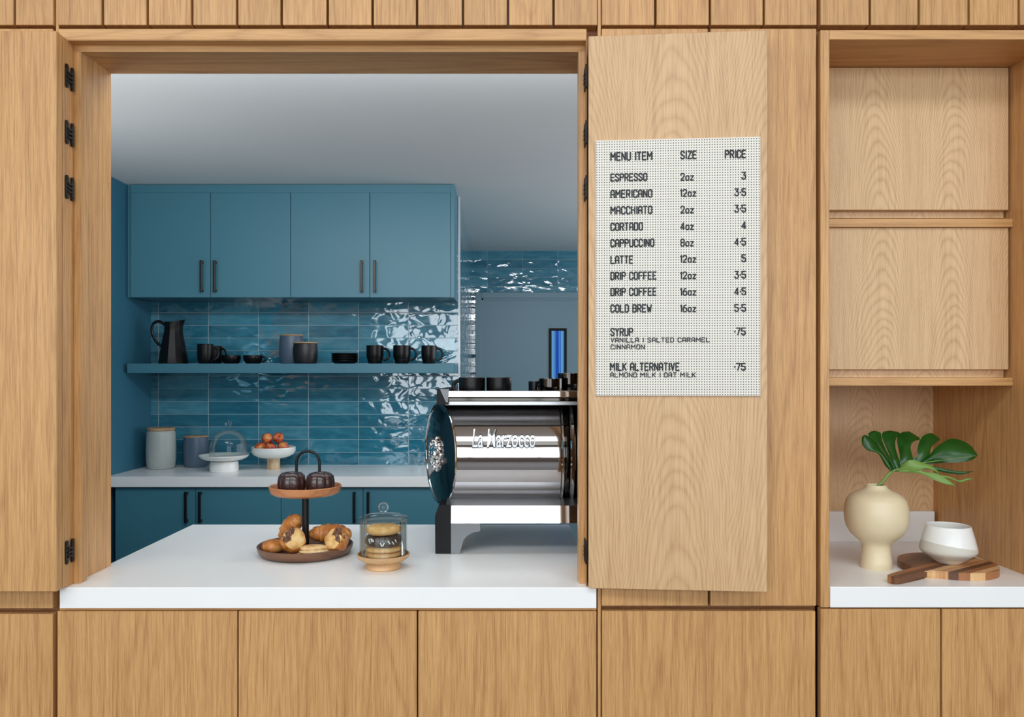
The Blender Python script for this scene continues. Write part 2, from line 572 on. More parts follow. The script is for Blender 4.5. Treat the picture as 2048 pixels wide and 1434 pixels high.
# kitchen shell
KX0, KYB, KZ = -2.096, 2.75, 2.51
KYF, KXR = 4.78, 2.2
EX = -0.262                      # free end of the tiled back wall
struct('wall_left', MB().box(KX0 - 0.1, KX0, 0.217, KYB + 0.12, 0, KZ), 'blue_wall')
wb = struct('wall_back', MB().box(KX0, EX, KYB, KYB + 0.12, 0, KZ), 'tile_back')
struct('wall_return', MB().box(EX - 0.12, EX, KYB + 0.1205, KYF, 0, KZ), 'tile_side')
MB().box(EX - 0.001, EX + 0.0006, KYB - 0.0005, KYB + 0.12, 0, KZ).build('return_face', 'tile_side', wb)
struct('trim_2', MB().box(EX - 0.010, EX + 0.0025, KYB - 0.0035, KYB - 0.0006, CT, KZ - 0.001), 'white_metal')
struct('wall_rear', MB().box(EX, KXR, KYF, KYF + 0.1, 0, KZ), 'tile_far')
struct('wall_right', MB().box(KXR, KXR + 0.1, 0.63, 0.80, 0, KZ).box(KXR, KXR + 0.1, 3.80, KYF + 0.1, 0, KZ)
       .box(KXR, KXR + 0.1, 0.80, 3.80, 0, 0.80).box(KXR, KXR + 0.1, 0.80, 3.80, 2.30, KZ), 'room')
struct('window_4', MB().box(KXR + 0.02, KXR + 0.05, 0.80, 0.84, 0.80, 2.30).box(KXR + 0.02, KXR + 0.05, 3.76, 3.80, 0.80, 2.30)
       .box(KXR + 0.02, KXR + 0.05, 2.28, 2.32, 0.80, 2.30).box(KXR + 0.02, KXR + 0.05, 0.84, 3.76, 0.80, 0.84).box(KXR + 0.02, KXR + 0.05, 0.84, 3.76, 2.26, 2.30), 'black_metal')
struct('ceiling_kitchen', MB().box(KX0 - 0.1, KXR + 0.1, 0.217, KYF + 0.1, KZ, KZ + 0.1), 'plaster')
struct('floor_kitchen', MB().box(KX0 - 0.1, KXR + 0.1, 0.217, KYF + 0.1, -0.1, 0.0), 'floor')

# the cafe in front: floor, ceiling, side walls, window wall
struct('floor', MB().box(-4.9, 4.9, -6.2, 0.2165, -0.1, -0.0), 'floor')
struct('ceiling', MB().box(-4.9, 4.9, -6.2, -3.9, 4.0, 4.1).box(-4.9, 4.9, -2.5, 0.6, 4.0, 4.1).box(-4.9, -3.4, -3.9, -2.5, 4.0, 4.1).box(2.6, 4.9, -3.9, -2.5, 4.0, 4.1), 'room')
struct('wall_left_cafe', MB().box(-4.9, -4.8, -6.1, 0.02, 0, 4.0), 'room')
struct('wall_right_cafe', MB().box(4.8, 4.9, -6.1, 0.02, 0, 4.0), 'room')
mb = MB()
xs = [-4.8] + [v for p in WINX for v in p] + [4.8]
for i in range(0, len(xs), 2): mb.box(xs[i], xs[i + 1], -6.1, -6.0, 0, 4.0)
for a, b in WINX: mb.box(a, b, -6.1, -6.0, 0, 0.8); mb.box(a, b, -6.1, -6.0, 3.5, 4.0)
struct('wall_street', mb, 'street_paint')
for k, (a, b) in enumerate(WINX):
    mb = MB().box(a, b, -6.04, -5.98, 0.8, 0.85).box(a, b, -6.04, -5.98, 3.45, 3.5)
    for i in range(4):
        xx = a + (b - a) * i / 3
        mb.box(xx - 0.02, xx + 0.02, -6.04, -5.98, 0.85, 3.45)
    struct('window_%d' % (k + 1), mb, 'black_metal')

# ------------------------------------------------------------------ far door in the kitchen
D2 = 6.78
dx0, dx1 = X(951, D2), 0.80
dz1 = Z(585, D2)
fw = 0.052
dr = struct('door_1', MB().box(dx0 + fw, dx1 - fw, KYF - 0.012, KYF - 0.001, 0.005, dz1 - fw, 0.002), 'door_paint')
fr = (MB().box(dx0, dx0 + fw, KYF - 0.032, KYF - 0.001, 0.0, dz1, 0.004).box(dx1 - fw, dx1, KYF - 0.032, KYF - 0.001, 0.0, dz1, 0.004)
      .box(dx0 + fw, dx1 - fw, KYF - 0.032, KYF - 0.001, dz1 - fw, dz1, 0.004))
fr.build('door_frame', 'door_paint', dr)
fr = (MB().box(dx0 + fw, dx0 + fw + 0.014, KYF - 0.022, KYF - 0.012, 0.0, dz1 - fw).box(dx0 + fw, dx1 - fw, KYF - 0.022, KYF - 0.012, dz1 - fw - 0.014, dz1 - fw))
fr.build('door_stop', 'door_paint', dr)
gx0, gx1, gz0, gz1 = X(1103, D2), X(1128, D2), 1.05, Z(662, D2)
b = 0.022
(MB().box(gx0 - b, gx0, KYF - 0.024, KYF - 0.012, gz0 - b, gz1 + b, 0.003).box(gx1, gx1 + b, KYF - 0.024, KYF - 0.012, gz0 - b, gz1 + b, 0.003)
 .box(gx0, gx1, KYF - 0.024, KYF - 0.012, gz1, gz1 + b, 0.003).box(gx0, gx1, KYF - 0.024, KYF - 0.012, gz0 - b, gz0, 0.003)).build('vision_frame', 'plastic', dr)
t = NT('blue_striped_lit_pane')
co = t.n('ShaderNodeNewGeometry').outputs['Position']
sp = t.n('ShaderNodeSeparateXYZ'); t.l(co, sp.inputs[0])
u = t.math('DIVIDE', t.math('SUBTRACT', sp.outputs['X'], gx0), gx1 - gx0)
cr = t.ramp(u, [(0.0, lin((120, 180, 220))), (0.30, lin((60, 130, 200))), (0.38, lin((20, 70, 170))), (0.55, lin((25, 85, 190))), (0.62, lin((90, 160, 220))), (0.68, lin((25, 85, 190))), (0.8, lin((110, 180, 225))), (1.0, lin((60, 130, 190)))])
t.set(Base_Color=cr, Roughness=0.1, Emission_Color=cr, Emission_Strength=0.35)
MB().box(gx0, gx1, KYF - 0.016, KYF - 0.0125, gz0, gz1).build('pane', t.m, dr)

# ------------------------------------------------------------------ folding shutters
def hinge(parent, xf):
    """two pill shaped plates joined by links; local x = across the joint, y = out of the wood, z = up"""
    mb = MB(xf)
    def pill(xc, zc, w_, h):
        pts = []
        r = w_ / 2
        for k in range(9): a = PI * k / 8; pts.append((xc + r * math.cos(a), zc + h / 2 - r + r * math.sin(a)))
        for k in range(9): a = PI + PI * k / 8; pts.append((xc + r * math.cos(a), zc - h / 2 + r + r * math.sin(a)))
        mb.prism(pts, 0.0, 0.0028)
    pill(-0.0125, 0.0, 0.0125, 0.060)
    pill(0.0135, 0.0, 0.0125, 0.060)
    for k in range(3): mb.box(-0.012, 0.012, 0.0, 0.0055, -0.014 + 0.010 * k, -0.008 + 0.010 * k, 0.001, 1)
    for xc, zc in ((-0.0125, 0.022), (-0.0125, -0.022), (0.0135, 0.022), (0.0135, -0.022)):
        mb.lathe([(0.003, 0), (0.003, 0.0035), (0, 0.0036)], (0, 0, 0), 10, M4=Matrix.Translation((xc, 0, zc)) @ Matrix.Rotation(-PI / 2, 4, 'X'))
    return mb.build('hinge', 'black_metal', parent)


LZ0, LZ1 = CT + 0.0016, OZ1 - 0.001
LW = 0.432
HZ = [Z(155), Z(267), Z(376), Z(1103)]
xr = X(113, 1.945)
sh = thing('folding_shutter', (xr, -0.03, LZ0), 'two oak shutter leaves folded flat at the opening\'s left side', 'shutter')
MB().box(xr - LW, xr, -0.055, -0.030, LZ0, LZ1, 0.0012, 1).build('leaf', 'oak', sh)
MB().box(xr - LW, xr, -0.0265, -0.0015, LZ0, LZ1, 0.0012, 1).build('leaf', 'oak', sh)
for z in HZ:
    # plate faces look along +X; across the joint runs along +Y
    xf = Matrix.Translation((xr + 0.0002, 0.001, z)) @ Matrix(((0, 1, 0, 0), (1, 0, 0, 0), (0, 0, 1, 0), (0, 0, 0, 1)))
    hinge(sh, xf)

pL = P(1177, 754, 1.975); pR = P(1535, 754, 1.940)
LA = math.atan2(-(pR.y - pL.y), pR.x - pL.x)
LWR = (Vector((pR.x, pR.y)) - Vector((pL.x, pL.y))).length
LM = Matrix.Translation((pL.x, pL.y, 0)) @ Matrix.Rotation(-LA, 4, 'Z')     # local x along the leaf, y into the wood
sr_ = thing('folding_shutter', (pL.x, pL.y + 0.012, LZ0), 'single oak shutter leaf swung open to the right, carrying the menu board', 'shutter')
MB(LM).box(0, LWR, 0, 0.022, LZ0, LZ1, 0.0012, 1).build('leaf', 'oak_leaf', sr_)
for z in HZ:
    xf = Matrix.Translation((OX1 - 0.0012, 0.005, z)) @ Matrix(((0, -1, 0, 0), (1, 0, 0, 0), (0, 0, 1, 0), (0, 0, 0, 1)))
    hinge(sr_, xf)

# ------------------------------------------------------------------ menu board on the right leaf
BT = 0.006
LMi = LM.inverted()
def onboard(px, py):
    """point of the board's face seen at a pixel, in leaf coordinates"""
    o = LMi @ Vector((0, CAMY, CAMZ))
    dvec = LMi.to_3x3() @ Vector(((px - CX) / F, 1, -(py - CY) / F))
    k = (-BT - o.y) / dvec.y
    p = o + dvec * k
    return p.x, p.z
bu0, bz1 = onboard(1191, 281)
bu1, bz0 = onboard(1521, 792)
t = NT('white_perforated_board')
uvn = t.n('ShaderNodeTexCoord').outputs['UV']
sp = t.n('ShaderNodeSeparateXYZ'); t.l(uvn, sp.inputs[0])
pit = (bu1 - bu0) / 64.0
fu = t.math('SUBTRACT', t.math('FRACT', t.math('DIVIDE', sp.outputs[0], pit)), 0.5)
fv = t.math('SUBTRACT', t.math('FRACT', t.math('DIVIDE', sp.outputs[1], pit)), 0.5)
dd = t.math('SQRT', t.math('ADD', t.math('MULTIPLY', fu, fu), t.math('MULTIPLY', fv, fv)))
hole = t.math('LESS_THAN', dd, 0.23)
t.set(Base_Color=t.mix(hole, lin((228, 223, 212)), lin((84, 78, 66))), Roughness=0.55)
M['pegboard'] = t.m
bw = LM @ Vector(((bu0 + bu1) / 2, -BT / 2, bz0))
board = thing('menu_board', bw, 'white perforated menu board with black lettering on the open shutter', 'menu board')
bo = MB(LM).box(bu0, bu1, -BT, -0.0002, bz0, bz1, 0.0008, 1).build('panel', 'pegboard', board)
uvl = bo.data.uv_layers.new(name='uv')
for lp in bo.data.loops:
    p = LMi @ (bo.data.vertices[lp.vertex_index].co + Vector(bw))
    uvl.data[lp.index].uv = (p.x - bu0, p.z - bz0)

# condensed stroke capitals on a 4 x 7 grid
C_ = 0.9
G = {
 'A': [[(0, 0), (0, 5.6), (1.0, 7), (3.0, 7), (4, 5.6), (4, 0)], [(0, 3), (4, 3)]],
 'B': [[(0, 0), (0, 7), (3.2, 7), (4, 6.2), (4, 4.4), (3.3, 3.7), (4, 2.9), (4, 0.8), (3.2, 0), (0, 0)], [(0, 3.7), (3.3, 3.7)]],
 'C': [[(4, 5.2), (4, 6.1), (3.1, 7), (0.9, 7), (0, 6.1), (0, 0.9), (0.9, 0), (3.1, 0), (4, 0.9), (4, 1.8)]],
 'D': [[(0, 0), (0, 7), (3.0, 7), (4, 6), (4, 1), (3.0, 0), (0, 0)]],
 'E': [[(4, 7), (0, 7), (0, 0), (4, 0)], [(0, 3.6), (3.4, 3.6)]],
 'F': [[(4, 7), (0, 7), (0, 0)], [(0, 3.6), (3.4, 3.6)]],
 'H': [[(0, 0), (0, 7)], [(4, 0), (4, 7)], [(0, 3.6), (4, 3.6)]],
 'I': [[(0.5, 0), (0.5, 7)]],
 'K': [[(0, 0), (0, 7)], [(4, 7), (0.2, 3.2)], [(1.4, 4.2), (4, 0)]],
 'L': [[(0, 7), (0, 0), (4, 0)]],
 'M': [[(0, 0), (0, 7), (2.5, 3.0), (5, 7), (5, 0)]],
 'N': [[(0, 0), (0, 7), (4, 0), (4, 7)]],
 'O': [[(0.9, 7), (0, 6.1), (0, 0.9), (0.9, 0), (3.1, 0), (4, 0.9), (4, 6.1), (3.1, 7), (0.9, 7)]],
 'P': [[(0, 0), (0, 7), (3.1, 7), (4, 6.1), (4, 4.1), (3.1, 3.2), (0, 4.0)]],
 'R': [[(0, 0), (0, 7), (3.1, 7), (4, 6.1), (4, 4.3), (3.1, 3.4), (0, 3.4)], [(2.2, 3.4), (4, 0)]],
 'S': [[(4, 5.4), (4, 6.1), (3.1, 7), (0.9, 7), (0, 6.1), (0, 4.8), (4, 2.3), (4, 0.9), (3.1, 0), (0.9, 0), (0, 0.9), (0, 1.6)]],
 'T': [[(0, 7), (4, 7)], [(2, 7), (2, 0)]],
 'U': [[(0, 7), (0, 0.9), (0.9, 0), (3.1, 0), (4, 0.9), (4, 7)]],
 'V': [[(0, 7), (2, 0), (4, 7)]],
 'W': [[(0, 7), (1.2, 0), (2.5, 4.5), (3.8, 0), (5, 7)]],
 'X': [[(0, 0), (4, 7)], [(0, 7), (4, 0)]],
 'Y': [[(0, 7), (2, 3.6), (4, 7)], [(2, 3.6), (2, 0)]],
 'Z': [[(0, 7), (4, 7), (0, 0), (4, 0)]],
 'o': [[(0.8, 4.4), (0, 3.6), (0, 0.8), (0.8, 0), (2.8, 0), (3.6, 0.8), (3.6, 3.6), (2.8, 4.4), (0.8, 4.4)]],
 'z': [[(0, 4.4), (3.4, 4.4), (0, 0), (3.4, 0)]],
 '1': [[(0, 5.8), (1.2, 7), (1.2, 0)]],
 '2': [[(0, 5.4), (0, 6.1), (0.9, 7), (3.1, 7), (4, 6.1), (4, 4.4), (0, 0), (4, 0)]],
 '3': [[(0, 7), (4, 7), (1.8, 4.2), (3.1, 4.2), (4, 3.3), (4, 0.9), (3.1, 0), (0.9, 0), (0, 0.9), (0, 1.6)]],
 '4': [[(3.1, 0), (3.1, 7), (0, 2.2), (0, 1.8), (4.2, 1.8)]],
 '5': [[(4, 7), (0, 7), (0, 4), (3.1, 4), (4, 3.1), (4, 0.9), (3.1, 0), (0.9, 0), (0, 0.9), (0, 1.5)]],
 '6': [[(3.4, 7), (1.6, 6.4), (0, 3.8), (0, 0.9), (0.9, 0), (3.1, 0), (4, 0.9), (4, 3.1), (3.1, 4), (0, 4)]],
 '7': [[(0, 7), (4, 7), (1.4, 0)]],
 '8': [[(0.9, 7), (0, 6.1), (0, 4.6), (0.9, 3.7), (0, 2.8), (0, 0.9), (0.9, 0), (3.1, 0), (4, 0.9), (4, 2.8), (3.1, 3.7), (4, 4.6), (4, 6.1), (3.1, 7), (0.9, 7)], [(0.9, 3.7), (3.1, 3.7)]],
 '.': [[(0.35, 2.9), (0.35, 3.7)]],
 '|': [[(0.5, 0), (0.5, 7)]],
}
def gw(ch):
    if ch == ' ': return 1.6
    return max(p[0] for s_ in G[ch] for p in s_)

def text_on_board(txt, u0, u1, z0, h, bold=1.15):
    mb = MB(LM)
    sy = h / 7.0
    tot = sum(gw(c) for c in txt) + 2.1 * (len(txt) - 1)
    sx = (u1 - u0) / tot
    wd = bold * sy / 2
    x = 0.0
    lay = 0
    for ch in txt:
        if ch != ' ':
            for st_ in G[ch]:
                pts = [Vector((u0 + (x + p[0]) * sx, z0 + p[1] * sy)) for p in st_]
                for a, b_ in zip(pts, pts[1:]):
                    dv = (b_ - a).normalized()
                    nn = Vector((-dv.y, dv.x)) * wd
                    e = dv * wd * 0.55
                    lay = (lay + 1) % 5
                    tk = 0.0010 + lay * 0.00006
                    q = [a - e + nn, a - e - nn, b_ + e - nn, b_ + e + nn]
                    mb.prism([(v.x, v.y) for v in q], -BT - tk, -BT + 0.0002)
        x += gw(ch) + 2.1
    return mb.build('lettering', 'ink', board)

def crop(x, y): return 1160 + x * 0.40445, 240 + y * 0.40445
ROWS = [('MENU ITEM', 153, 355, 200, 37), ('ESPRESSO', 153, 330, 302, 34), ('AMERICANO', 153, 355, 384, 35), ('MACCHIATO', 153, 355, 465, 35),
        ('CORTADO', 153, 308, 546, 35), ('CAPPUCCINO', 153, 365, 627, 35), ('LATTE', 153, 260, 709, 35), ('DRIP COFFEE', 153, 376, 789, 35),
        ('DRIP COFFEE', 153, 376, 868, 35), ('COLD BREW', 153, 352, 950, 35), ('SYRUP', 153, 260, 1066, 35),
        ('VANILLA | SALTED CARAMEL', 153, 640, 1099, 21), ('CINNAMON', 153, 318, 1133, 21), ('MILK ALTERNATIVE', 151, 490, 1238, 35),
        ('ALMOND MILK | OAT MILK', 151, 570, 1271, 21),
        ('SIZE', 499, 574, 192, 36), ('2oz', 499, 560, 298, 33), ('12oz', 497, 572, 378, 33), ('2oz', 499, 560, 460, 33), ('4oz', 499, 560, 542, 33),
        ('8oz', 499, 560, 623, 33), ('12oz', 497, 572, 704, 33), ('12oz', 497, 572, 785, 33), ('16oz', 497, 572, 866, 33), ('16oz', 497, 572, 948, 33),
        ('PRICE', 719, 818, 188, 36), ('3', 801, 818, 292, 33), ('3.5', 766, 818, 374, 33), ('3.5', 766, 818, 455, 33), ('4', 801, 819, 537, 33),
        ('4.5', 766, 818, 619, 33), ('5', 801, 818, 700, 33), ('3.5', 766, 818, 782, 33), ('4.5', 766, 818, 864, 33), ('5.5', 766, 818, 946, 33),
        ('.75', 764, 816, 1062, 33), ('.75', 764, 816, 1237, 33)]
for txt, xa, xb, yb, hh in ROWS:
    ua, za = onboard(*crop(xa, yb))
    ub, _ = onboard(*crop(xb, yb))
    _, zt = onboard(*crop(xa, yb - hh))
    text_on_board(txt, ua, ub, za, zt - za, 1.3 if hh > 25 else 1.35)

# ------------------------------------------------------------------ counters
cx0, cx1 = X(119, 1.99), X(1193, 1.99)
sc_ = thing('service_counter', (-0.45, 0.4, 0), 'long white service counter filling the serving opening', 'counter')
(MB().box(cx0, cx1, -0.010, 0.84, CT - 0.052, CT, 0.0015)).build('worktop', 'counter', sc_)
MB().box(cx0 + 0.05, cx1 - 0.02, 0.105, 0.80, 0.0, CT - 0.0525).build('cabinet_body', 'blue_base', sc_)

# back run
BF = 4.20 + CAMY                  # front of the back worktop
bwk = tag(MB().box(KX0 + 0.001, EX - 0.02, BF, KYB - 0.001, CT - 0.055, CT, 0.0015).build('back_worktop', 'counter'),
          'grey-white worktop along the tiled kitchen wall', 'worktop')

def bar_handle(parent, x, y, z0, z1, mat, r=0.0065):
    """bar pull standing off a door face at y"""
    MB().box(x - r, x + r, y - 0.032, y - 0.020, z0, z1, 0.002).box(x - r * 0.8, x + r * 0.8, y - 0.022, y, z0 + 0.004, z0 + 0.016).box(x - r * 0.8, x + r * 0.8, y - 0.022, y, z1 - 0.016, z1 - 0.004).build('handle', mat, parent)

def cabinet(name, label, x0, xm, x1, yf, yb, z0, z1, mat, hz0, hz1, hmat, fill_top=0.0, kick=0.0, group=None):
    c = thing(name, ((x0 + x1) / 2, (yf + yb) / 2, z0 - kick), label, 'cabinet', group)
    mb = MB().box(x0, x1, yf + 0.021, yb, z0, z1)
    if kick: mb.box(x0, x1, yf + 0.07, yb, z0 - kick, z0)
    if fill_top: mb.box(x0, x1, yf + 0.006, yb, z1, z1 + fill_top)
    mb.build('carcass', mat, c)
    g = 0.0013
    for a, b_, hx in ((x0, xm, xm - 0.043), (xm, x1, xm + 0.030)):
        d = MB().box(a + g, b_ - g, yf, yf + 0.02, z0 - 0.002, z1 - g, 0.0012, 1).build('door', mat, c)
        bar_handle(d, hx, yf, hz0, hz1, hmat)
    return c

UY = 4.43 + CAMY
uz0, uz1 = Z(594, 4.43), Z(385, 4.43)
ux = [X(v, 4.43) for v in (261, 421, 581, 739.5, 901)]
hz0, hz1 = Z(584, 4.40), Z(520, 4.40)
cabinet('wall_cabinet', 'teal two-door wall cabinet on the left, against the teal side wall', ux[0], ux[1], ux[2], UY, KYB - 0.001, uz0, uz1, 'blue', hz0, hz1, 'bronze', KZ - uz1 - 0.002)
c2 = cabinet('wall_cabinet', 'teal two-door wall cabinet above the three black mugs', ux[2], ux[3], ux[4], UY, KYB - 0.001, uz0, uz1, 'blue', hz0, hz1, 'bronze', KZ - uz1 - 0.002)
MB().box(ux[4] + 0.0006, X(908.5, 4.43), UY + 0.003, KYB - 0.001, uz0 - 0.002, KZ - 0.002).build('end_panel', 'blue', c2)
tag(MB().box(KX0 + 0.001, ux[0] - 0.003, UY + 0.025, UY + 0.045, uz0, KZ - 0.002).build('filler_panel', 'blue'), 'narrow teal filler between side wall and wall cabinet', 'panel')
BY = 4.225 + CAMY
bx = [X(v, 4.225) for v in (230, 391, 562, 726, 893)]
bz1 = CT - 0.060
hb0, hb1 = Z(1047, 4.19), Z(984, 4.19)
cabinet('base_cabinet', 'dark teal base cabinet at the left end of the back worktop', bx[0], bx[1], bx[2], BY, KYB - 0.001, 0.1, bz1, 'blue_base', hb0, hb1, 'black_metal', 0.004, 0.099)
cabinet('base_cabinet', 'dark teal base cabinet seen between the cake tower and the coffee machine', bx[2], bx[3], bx[4], BY, KYB - 0.001, 0.1, bz1, 'blue_base', hb0, hb1, 'black_metal', 0.004, 0.099)

SY = 4.40 + CAMY
ST = 1.514
tag(MB().box(X(254, 4.4), X(907.5, 4.4), SY, KYB - 0.0005, 1.462, ST, 0.0015).build('wall_shelf', 'blue'), 'teal floating shelf on the tiled wall under the wall cabinets', 'shelf')

# ------------------------------------------------------------------ alcove on the right
AY0 = 0.175
al = thing('alcove_cabinet', ((NX0 + NX1) / 2, 0.3, CT), 'built-in oak alcove unit with two flap doors over the open bay', 'cabinet')
tz = Z(79)
(MB().box(NX0 - 0.0225, NX0, 0.0, 0.60, CT - 0.053, Z(60), 0.001, 1).box(NX1, NX1 + 0.0225, 0.0, 0.60, CT - 0.053, Z(60), 0.001, 1)).build('side_board', 'oak', al)
MB().box(NX0, NX1, 0.0, 0.60, tz, Z(60), 0.001, 1).build('top_board', 'oak_h', al)
MB().box(NX0, NX1, 0.572, 0.60, CT - 0.01, tz).build('back_panel', 'oak_pale', al)
def shelf_z(py, d=2.168): return Z(py, d)
for pa, pb in ((437, 454), (755.5, 771.5)):
    MB().box(NX0 + 0.0005, NX1 - 0.0005, 0.168, 0.571, Z(pb, 2.168), Z(pa, 2.168), 0.001, 1).build('shelf', 'oak_h', al)
for pt, pb, pr0 in ((135, 420, 436), (455.5, 739, 755)):
    dd_ = MB().box(NX0 + 0.002, NX1 - 0.006, 0.178, 0.20, Z(pb, 2.178), Z(pt, 2.178), 0.001, 1).build('flap_door', 'oak_pale', al)
    MB().box(NX0 + 0.002, NX1 - 0.006, 0.2005, 0.215, Z(pr0, 2.2), Z(pt, 2.178) - 0.002).build('finger_rail', 'oak_pale', dd_)
nw = thing('alcove_worktop', ((NX0 + NX1) / 2, 0.28, CT - 0.052), 'white worktop with low upstand inside the oak alcove', 'worktop')
MB().box(NX0 + 0.0005, NX1 - 0.0005, -0.004, 0.571, CT - 0.052, CT, 0.0015).build('worktop', 'counter', nw)
MB().box(NX0 + 0.0005, NX1 - 0.008, 0.548, 0.571, CT, Z(1023, 2.548), 0.001, 1).build('upstand', 'counter', nw)
nb = thing('alcove_base_cabinet', ((NX0 + NX1) / 2, 0.28, 0.0), 'oak base cabinet with two plain doors below the alcove', 'cabinet')
MB().box(NX0, NX1, 0.025, 0.571, 0.0, CT - 0.0525).build('carcass', 'gap', nb)
for a, b_ in ((1641.5, 1881), (1884.5, 2128)):
    MB().box(X(a), X(b_), 0.0, 0.022, 0.102, Z(1218), 0.0012, 1).build('door', 'oak', nb)

# ------------------------------------------------------------------ crockery on the wall shelf
def recenter_lathe(): pass

def kf(x, y): return math.cos(math.atan2(x, y + 2.0))     # measured widths are stretched towards the frame's edges

def mug(name, label, x, y, z, r, h, ang, mat='black', hw=0.030, group=None, taper=0.93, round_=0.25):
    r *= kf(x, y)
    m = thing(name, (x, y, z), label, name, group)
    pr = [(0, 0), (r * taper * 0.72, 0), (r * taper * 0.86, h * 0.03), (r * taper * 0.95, h * round_ * 0.45), (r * 0.985, h * round_), (r, h * 0.6), (r, h - 0.002), (r - 0.0015, h),
          (r - 0.004, h - 0.001), (r - 0.005, h * 0.6), (r - 0.006, h * 0.2), (r * 0.6, h * 0.07), (0, h * 0.065)]
    MB().lathe(pr, (x, y, z), 40).build('body', mat, m, True)
    ca, sa = math.cos(ang), math.sin(ang)
    pts = []
    for k in range(15):
        a = PI * 0.5 - PI * k / 14
        rr = r * 0.97 + hw * math.cos(a)
        pts.append((x + ca * rr, y + sa * rr, z + h * 0.53 + h * 0.32 * math.sin(a)))
    MB().sweep(pts, 0.0052, 10, 1.25).build('handle', mat, m, True)
    return m

dS = 4.52
yS = dS + CAMY
mug('mug', 'black mug on the shelf just right of the black pitcher, in front of another mug', X(411, 4.49), 4.49 + CAMY, ST, 0.047, 0.110, 0.6)
mug('mug', 'black mug half hidden behind the mug beside the pitcher', X(430, 4.64), 4.64 + CAMY, ST, 0.044, 0.106, -0.15)
for px, yy, a, r, lb in ((750, 4.50, 0.35, 0.049, 'leftmost of three black mugs on the shelf, next to the saucers'),
                     (804, 4.50, -0.15, 0.050, 'middle one of three black mugs on the shelf'),
                     (858, 4.52, 0.05, 0.044, 'rightmost black mug on the shelf, near the white corner trim')):
    mug('mug', lb, X(px, yy), yy + CAMY, ST, r, 0.103, a, hw=0.034, taper=0.9, round_=0.4)

def cup(label, x, y, z, ang):
    m = thing('espresso_cup', (x, y, z), label, 'cup', 'low black cups on the shelf')
    r, h = 0.053, 0.048
    MB().lathe([(0, 0), (0.036, 0), (0.040, 0.003), (0.047, 0.013), (0.051, 0.028), (r, h - 0.002), (r - 0.001, h), (r - 0.004, h - 0.001), (0.047, 0.03), (0.038, 0.014), (0, 0.008)], (x, y, z), 40).build('body', 'black', m, True)
    ca, sa = math.cos(ang), math.sin(ang)
    pts = []
    for k in range(13):
        a = PI * 0.5 - PI * k / 12
        rr = r * 0.93 + 0.022 * math.cos(a)
        pts.append((x + ca * rr, y + sa * rr, z + h * 0.56 + 0.014 * math.sin(a)))
    MB().sweep(pts, 0.004, 8, 1.3).build('handle', 'black', m, True)
cup('low black espresso cup on the shelf, the one nearer the mugs', X(463, 4.50), 4.50 + CAMY, ST, 1.2)
cup('low black espresso cup on the shelf with its handle towards the grey canister', X(506, 4.50), 4.50 + CAMY, ST, 0.1)

# pitcher
px_, py_ = X(347, 4.55), 4.55 + CAMY
pit = thing('pitcher', (px_, py_, ST), 'tall black pitcher with loop handle at the shelf\'s left end', 'pitcher')
def spout(a, z):
    up = max(0.0, (z - 0.17) / 0.085)
    c = max(0.0, math.cos(a))
    return 1.0 + up * up * (0.55 * c ** 6)
pr = [(0, 0), (0.080, 0), (0.086, 0.003), (0.085, 0.012), (0.081, 0.04), (0.072, 0.09), (0.062, 0.14), (0.054, 0.18), (0.051, 0.205), (0.052, 0.225), (0.053, 0.238),
      (0.0505, 0.2385), (0.049, 0.225), (0.048, 0.205), (0.051, 0.18), (0.058, 0.14), (0.068, 0.09), (0.076, 0.03), (0, 0.012)]
mbp = MB().lathe([(r_ * 0.94, z_) for r_, z_ in pr], (px_, py_, ST), 12, spout)
for v in mbp.bm.verts:
    c = (v.co.x - px_) / 0.08
    zz = v.co.z - ST
    if zz > 0.19: v.co.z += max(0, c) ** 2 * 0.022 * (zz - 0.19) / 0.05
mbp.build('body', 'black', pit, True, angle=22)
pts = smooth_path([(px_ - 0.050, py_, ST + 0.222), (px_ - 0.078, py_, ST + 0.242), (px_ - 0.112, py_, ST + 0.232), (px_ - 0.124, py_, ST + 0.195), (px_ - 0.112, py_, ST + 0.150), (px_ - 0.090, py_, ST + 0.118), (px_ - 0.066, py_, ST + 0.102)], 6)
MB().sweep(pts, 0.0062, 10, 1.3).build('handle', 'black', pit, True)

def canister(name, label, x, y, z, r, h, mat, lidh=0.012, rim=0.9, lid_mat='lid', group=None):
    r *= kf(x, y)
    c = thing(name, (x, y, z), label, 'canister', group)
    MB().lathe([(0, 0), (r * 0.80, 0), (r * 0.88, 0.004), (r * 0.95, 0.02), (r * 0.99, 0.05), (r, h * 0.5), (r * 0.985, h * 0.78), (r * 0.945, h * 0.95), (r * rim, h - 0.002), (r * (rim - 0.03), h), (0, h)], (x, y, z), 56).build('body', mat, c, True)
    rl = r * (rim + 0.03)
    MB().lathe([(0, h + 0.0003), (rl - 0.001, h + 0.0003), (rl, h + 0.002), (rl, h + lidh - 0.003), (rl - 0.003, h + lidh), (0, h + lidh + 0.0005)], (x, y, z), 56).build('lid', lid_mat, c, True)
    return c
canister('canister', 'tall slate grey canister with wooden lid, at the back of the shelf', X(583, 4.64), 4.64 + CAMY, ST, 0.0715, 0.163, 'slate_pot', 0.008, 0.93)
canister('canister', 'short charcoal canister with wooden lid at the shelf\'s front edge', X(611, 4.475), 4.475 + CAMY, ST, 0.071, 0.113, 'black_pot', 0.007, 0.95)
canister('canister', 'large pale grey canister with wooden lid in the back worktop\'s left corner', X(322.2, 4.585), 4.585 + CAMY, CT, 0.0885, 0.218, 'grey_pot', 0.016, 0.90)
canister('canister', 'slate blue canister with wooden lid, partly behind the glass cake dome', X(392, 4.665), 4.665 + CAMY, CT, 0.0765, 0.174, 'slate_pot', 0.008, 0.93)

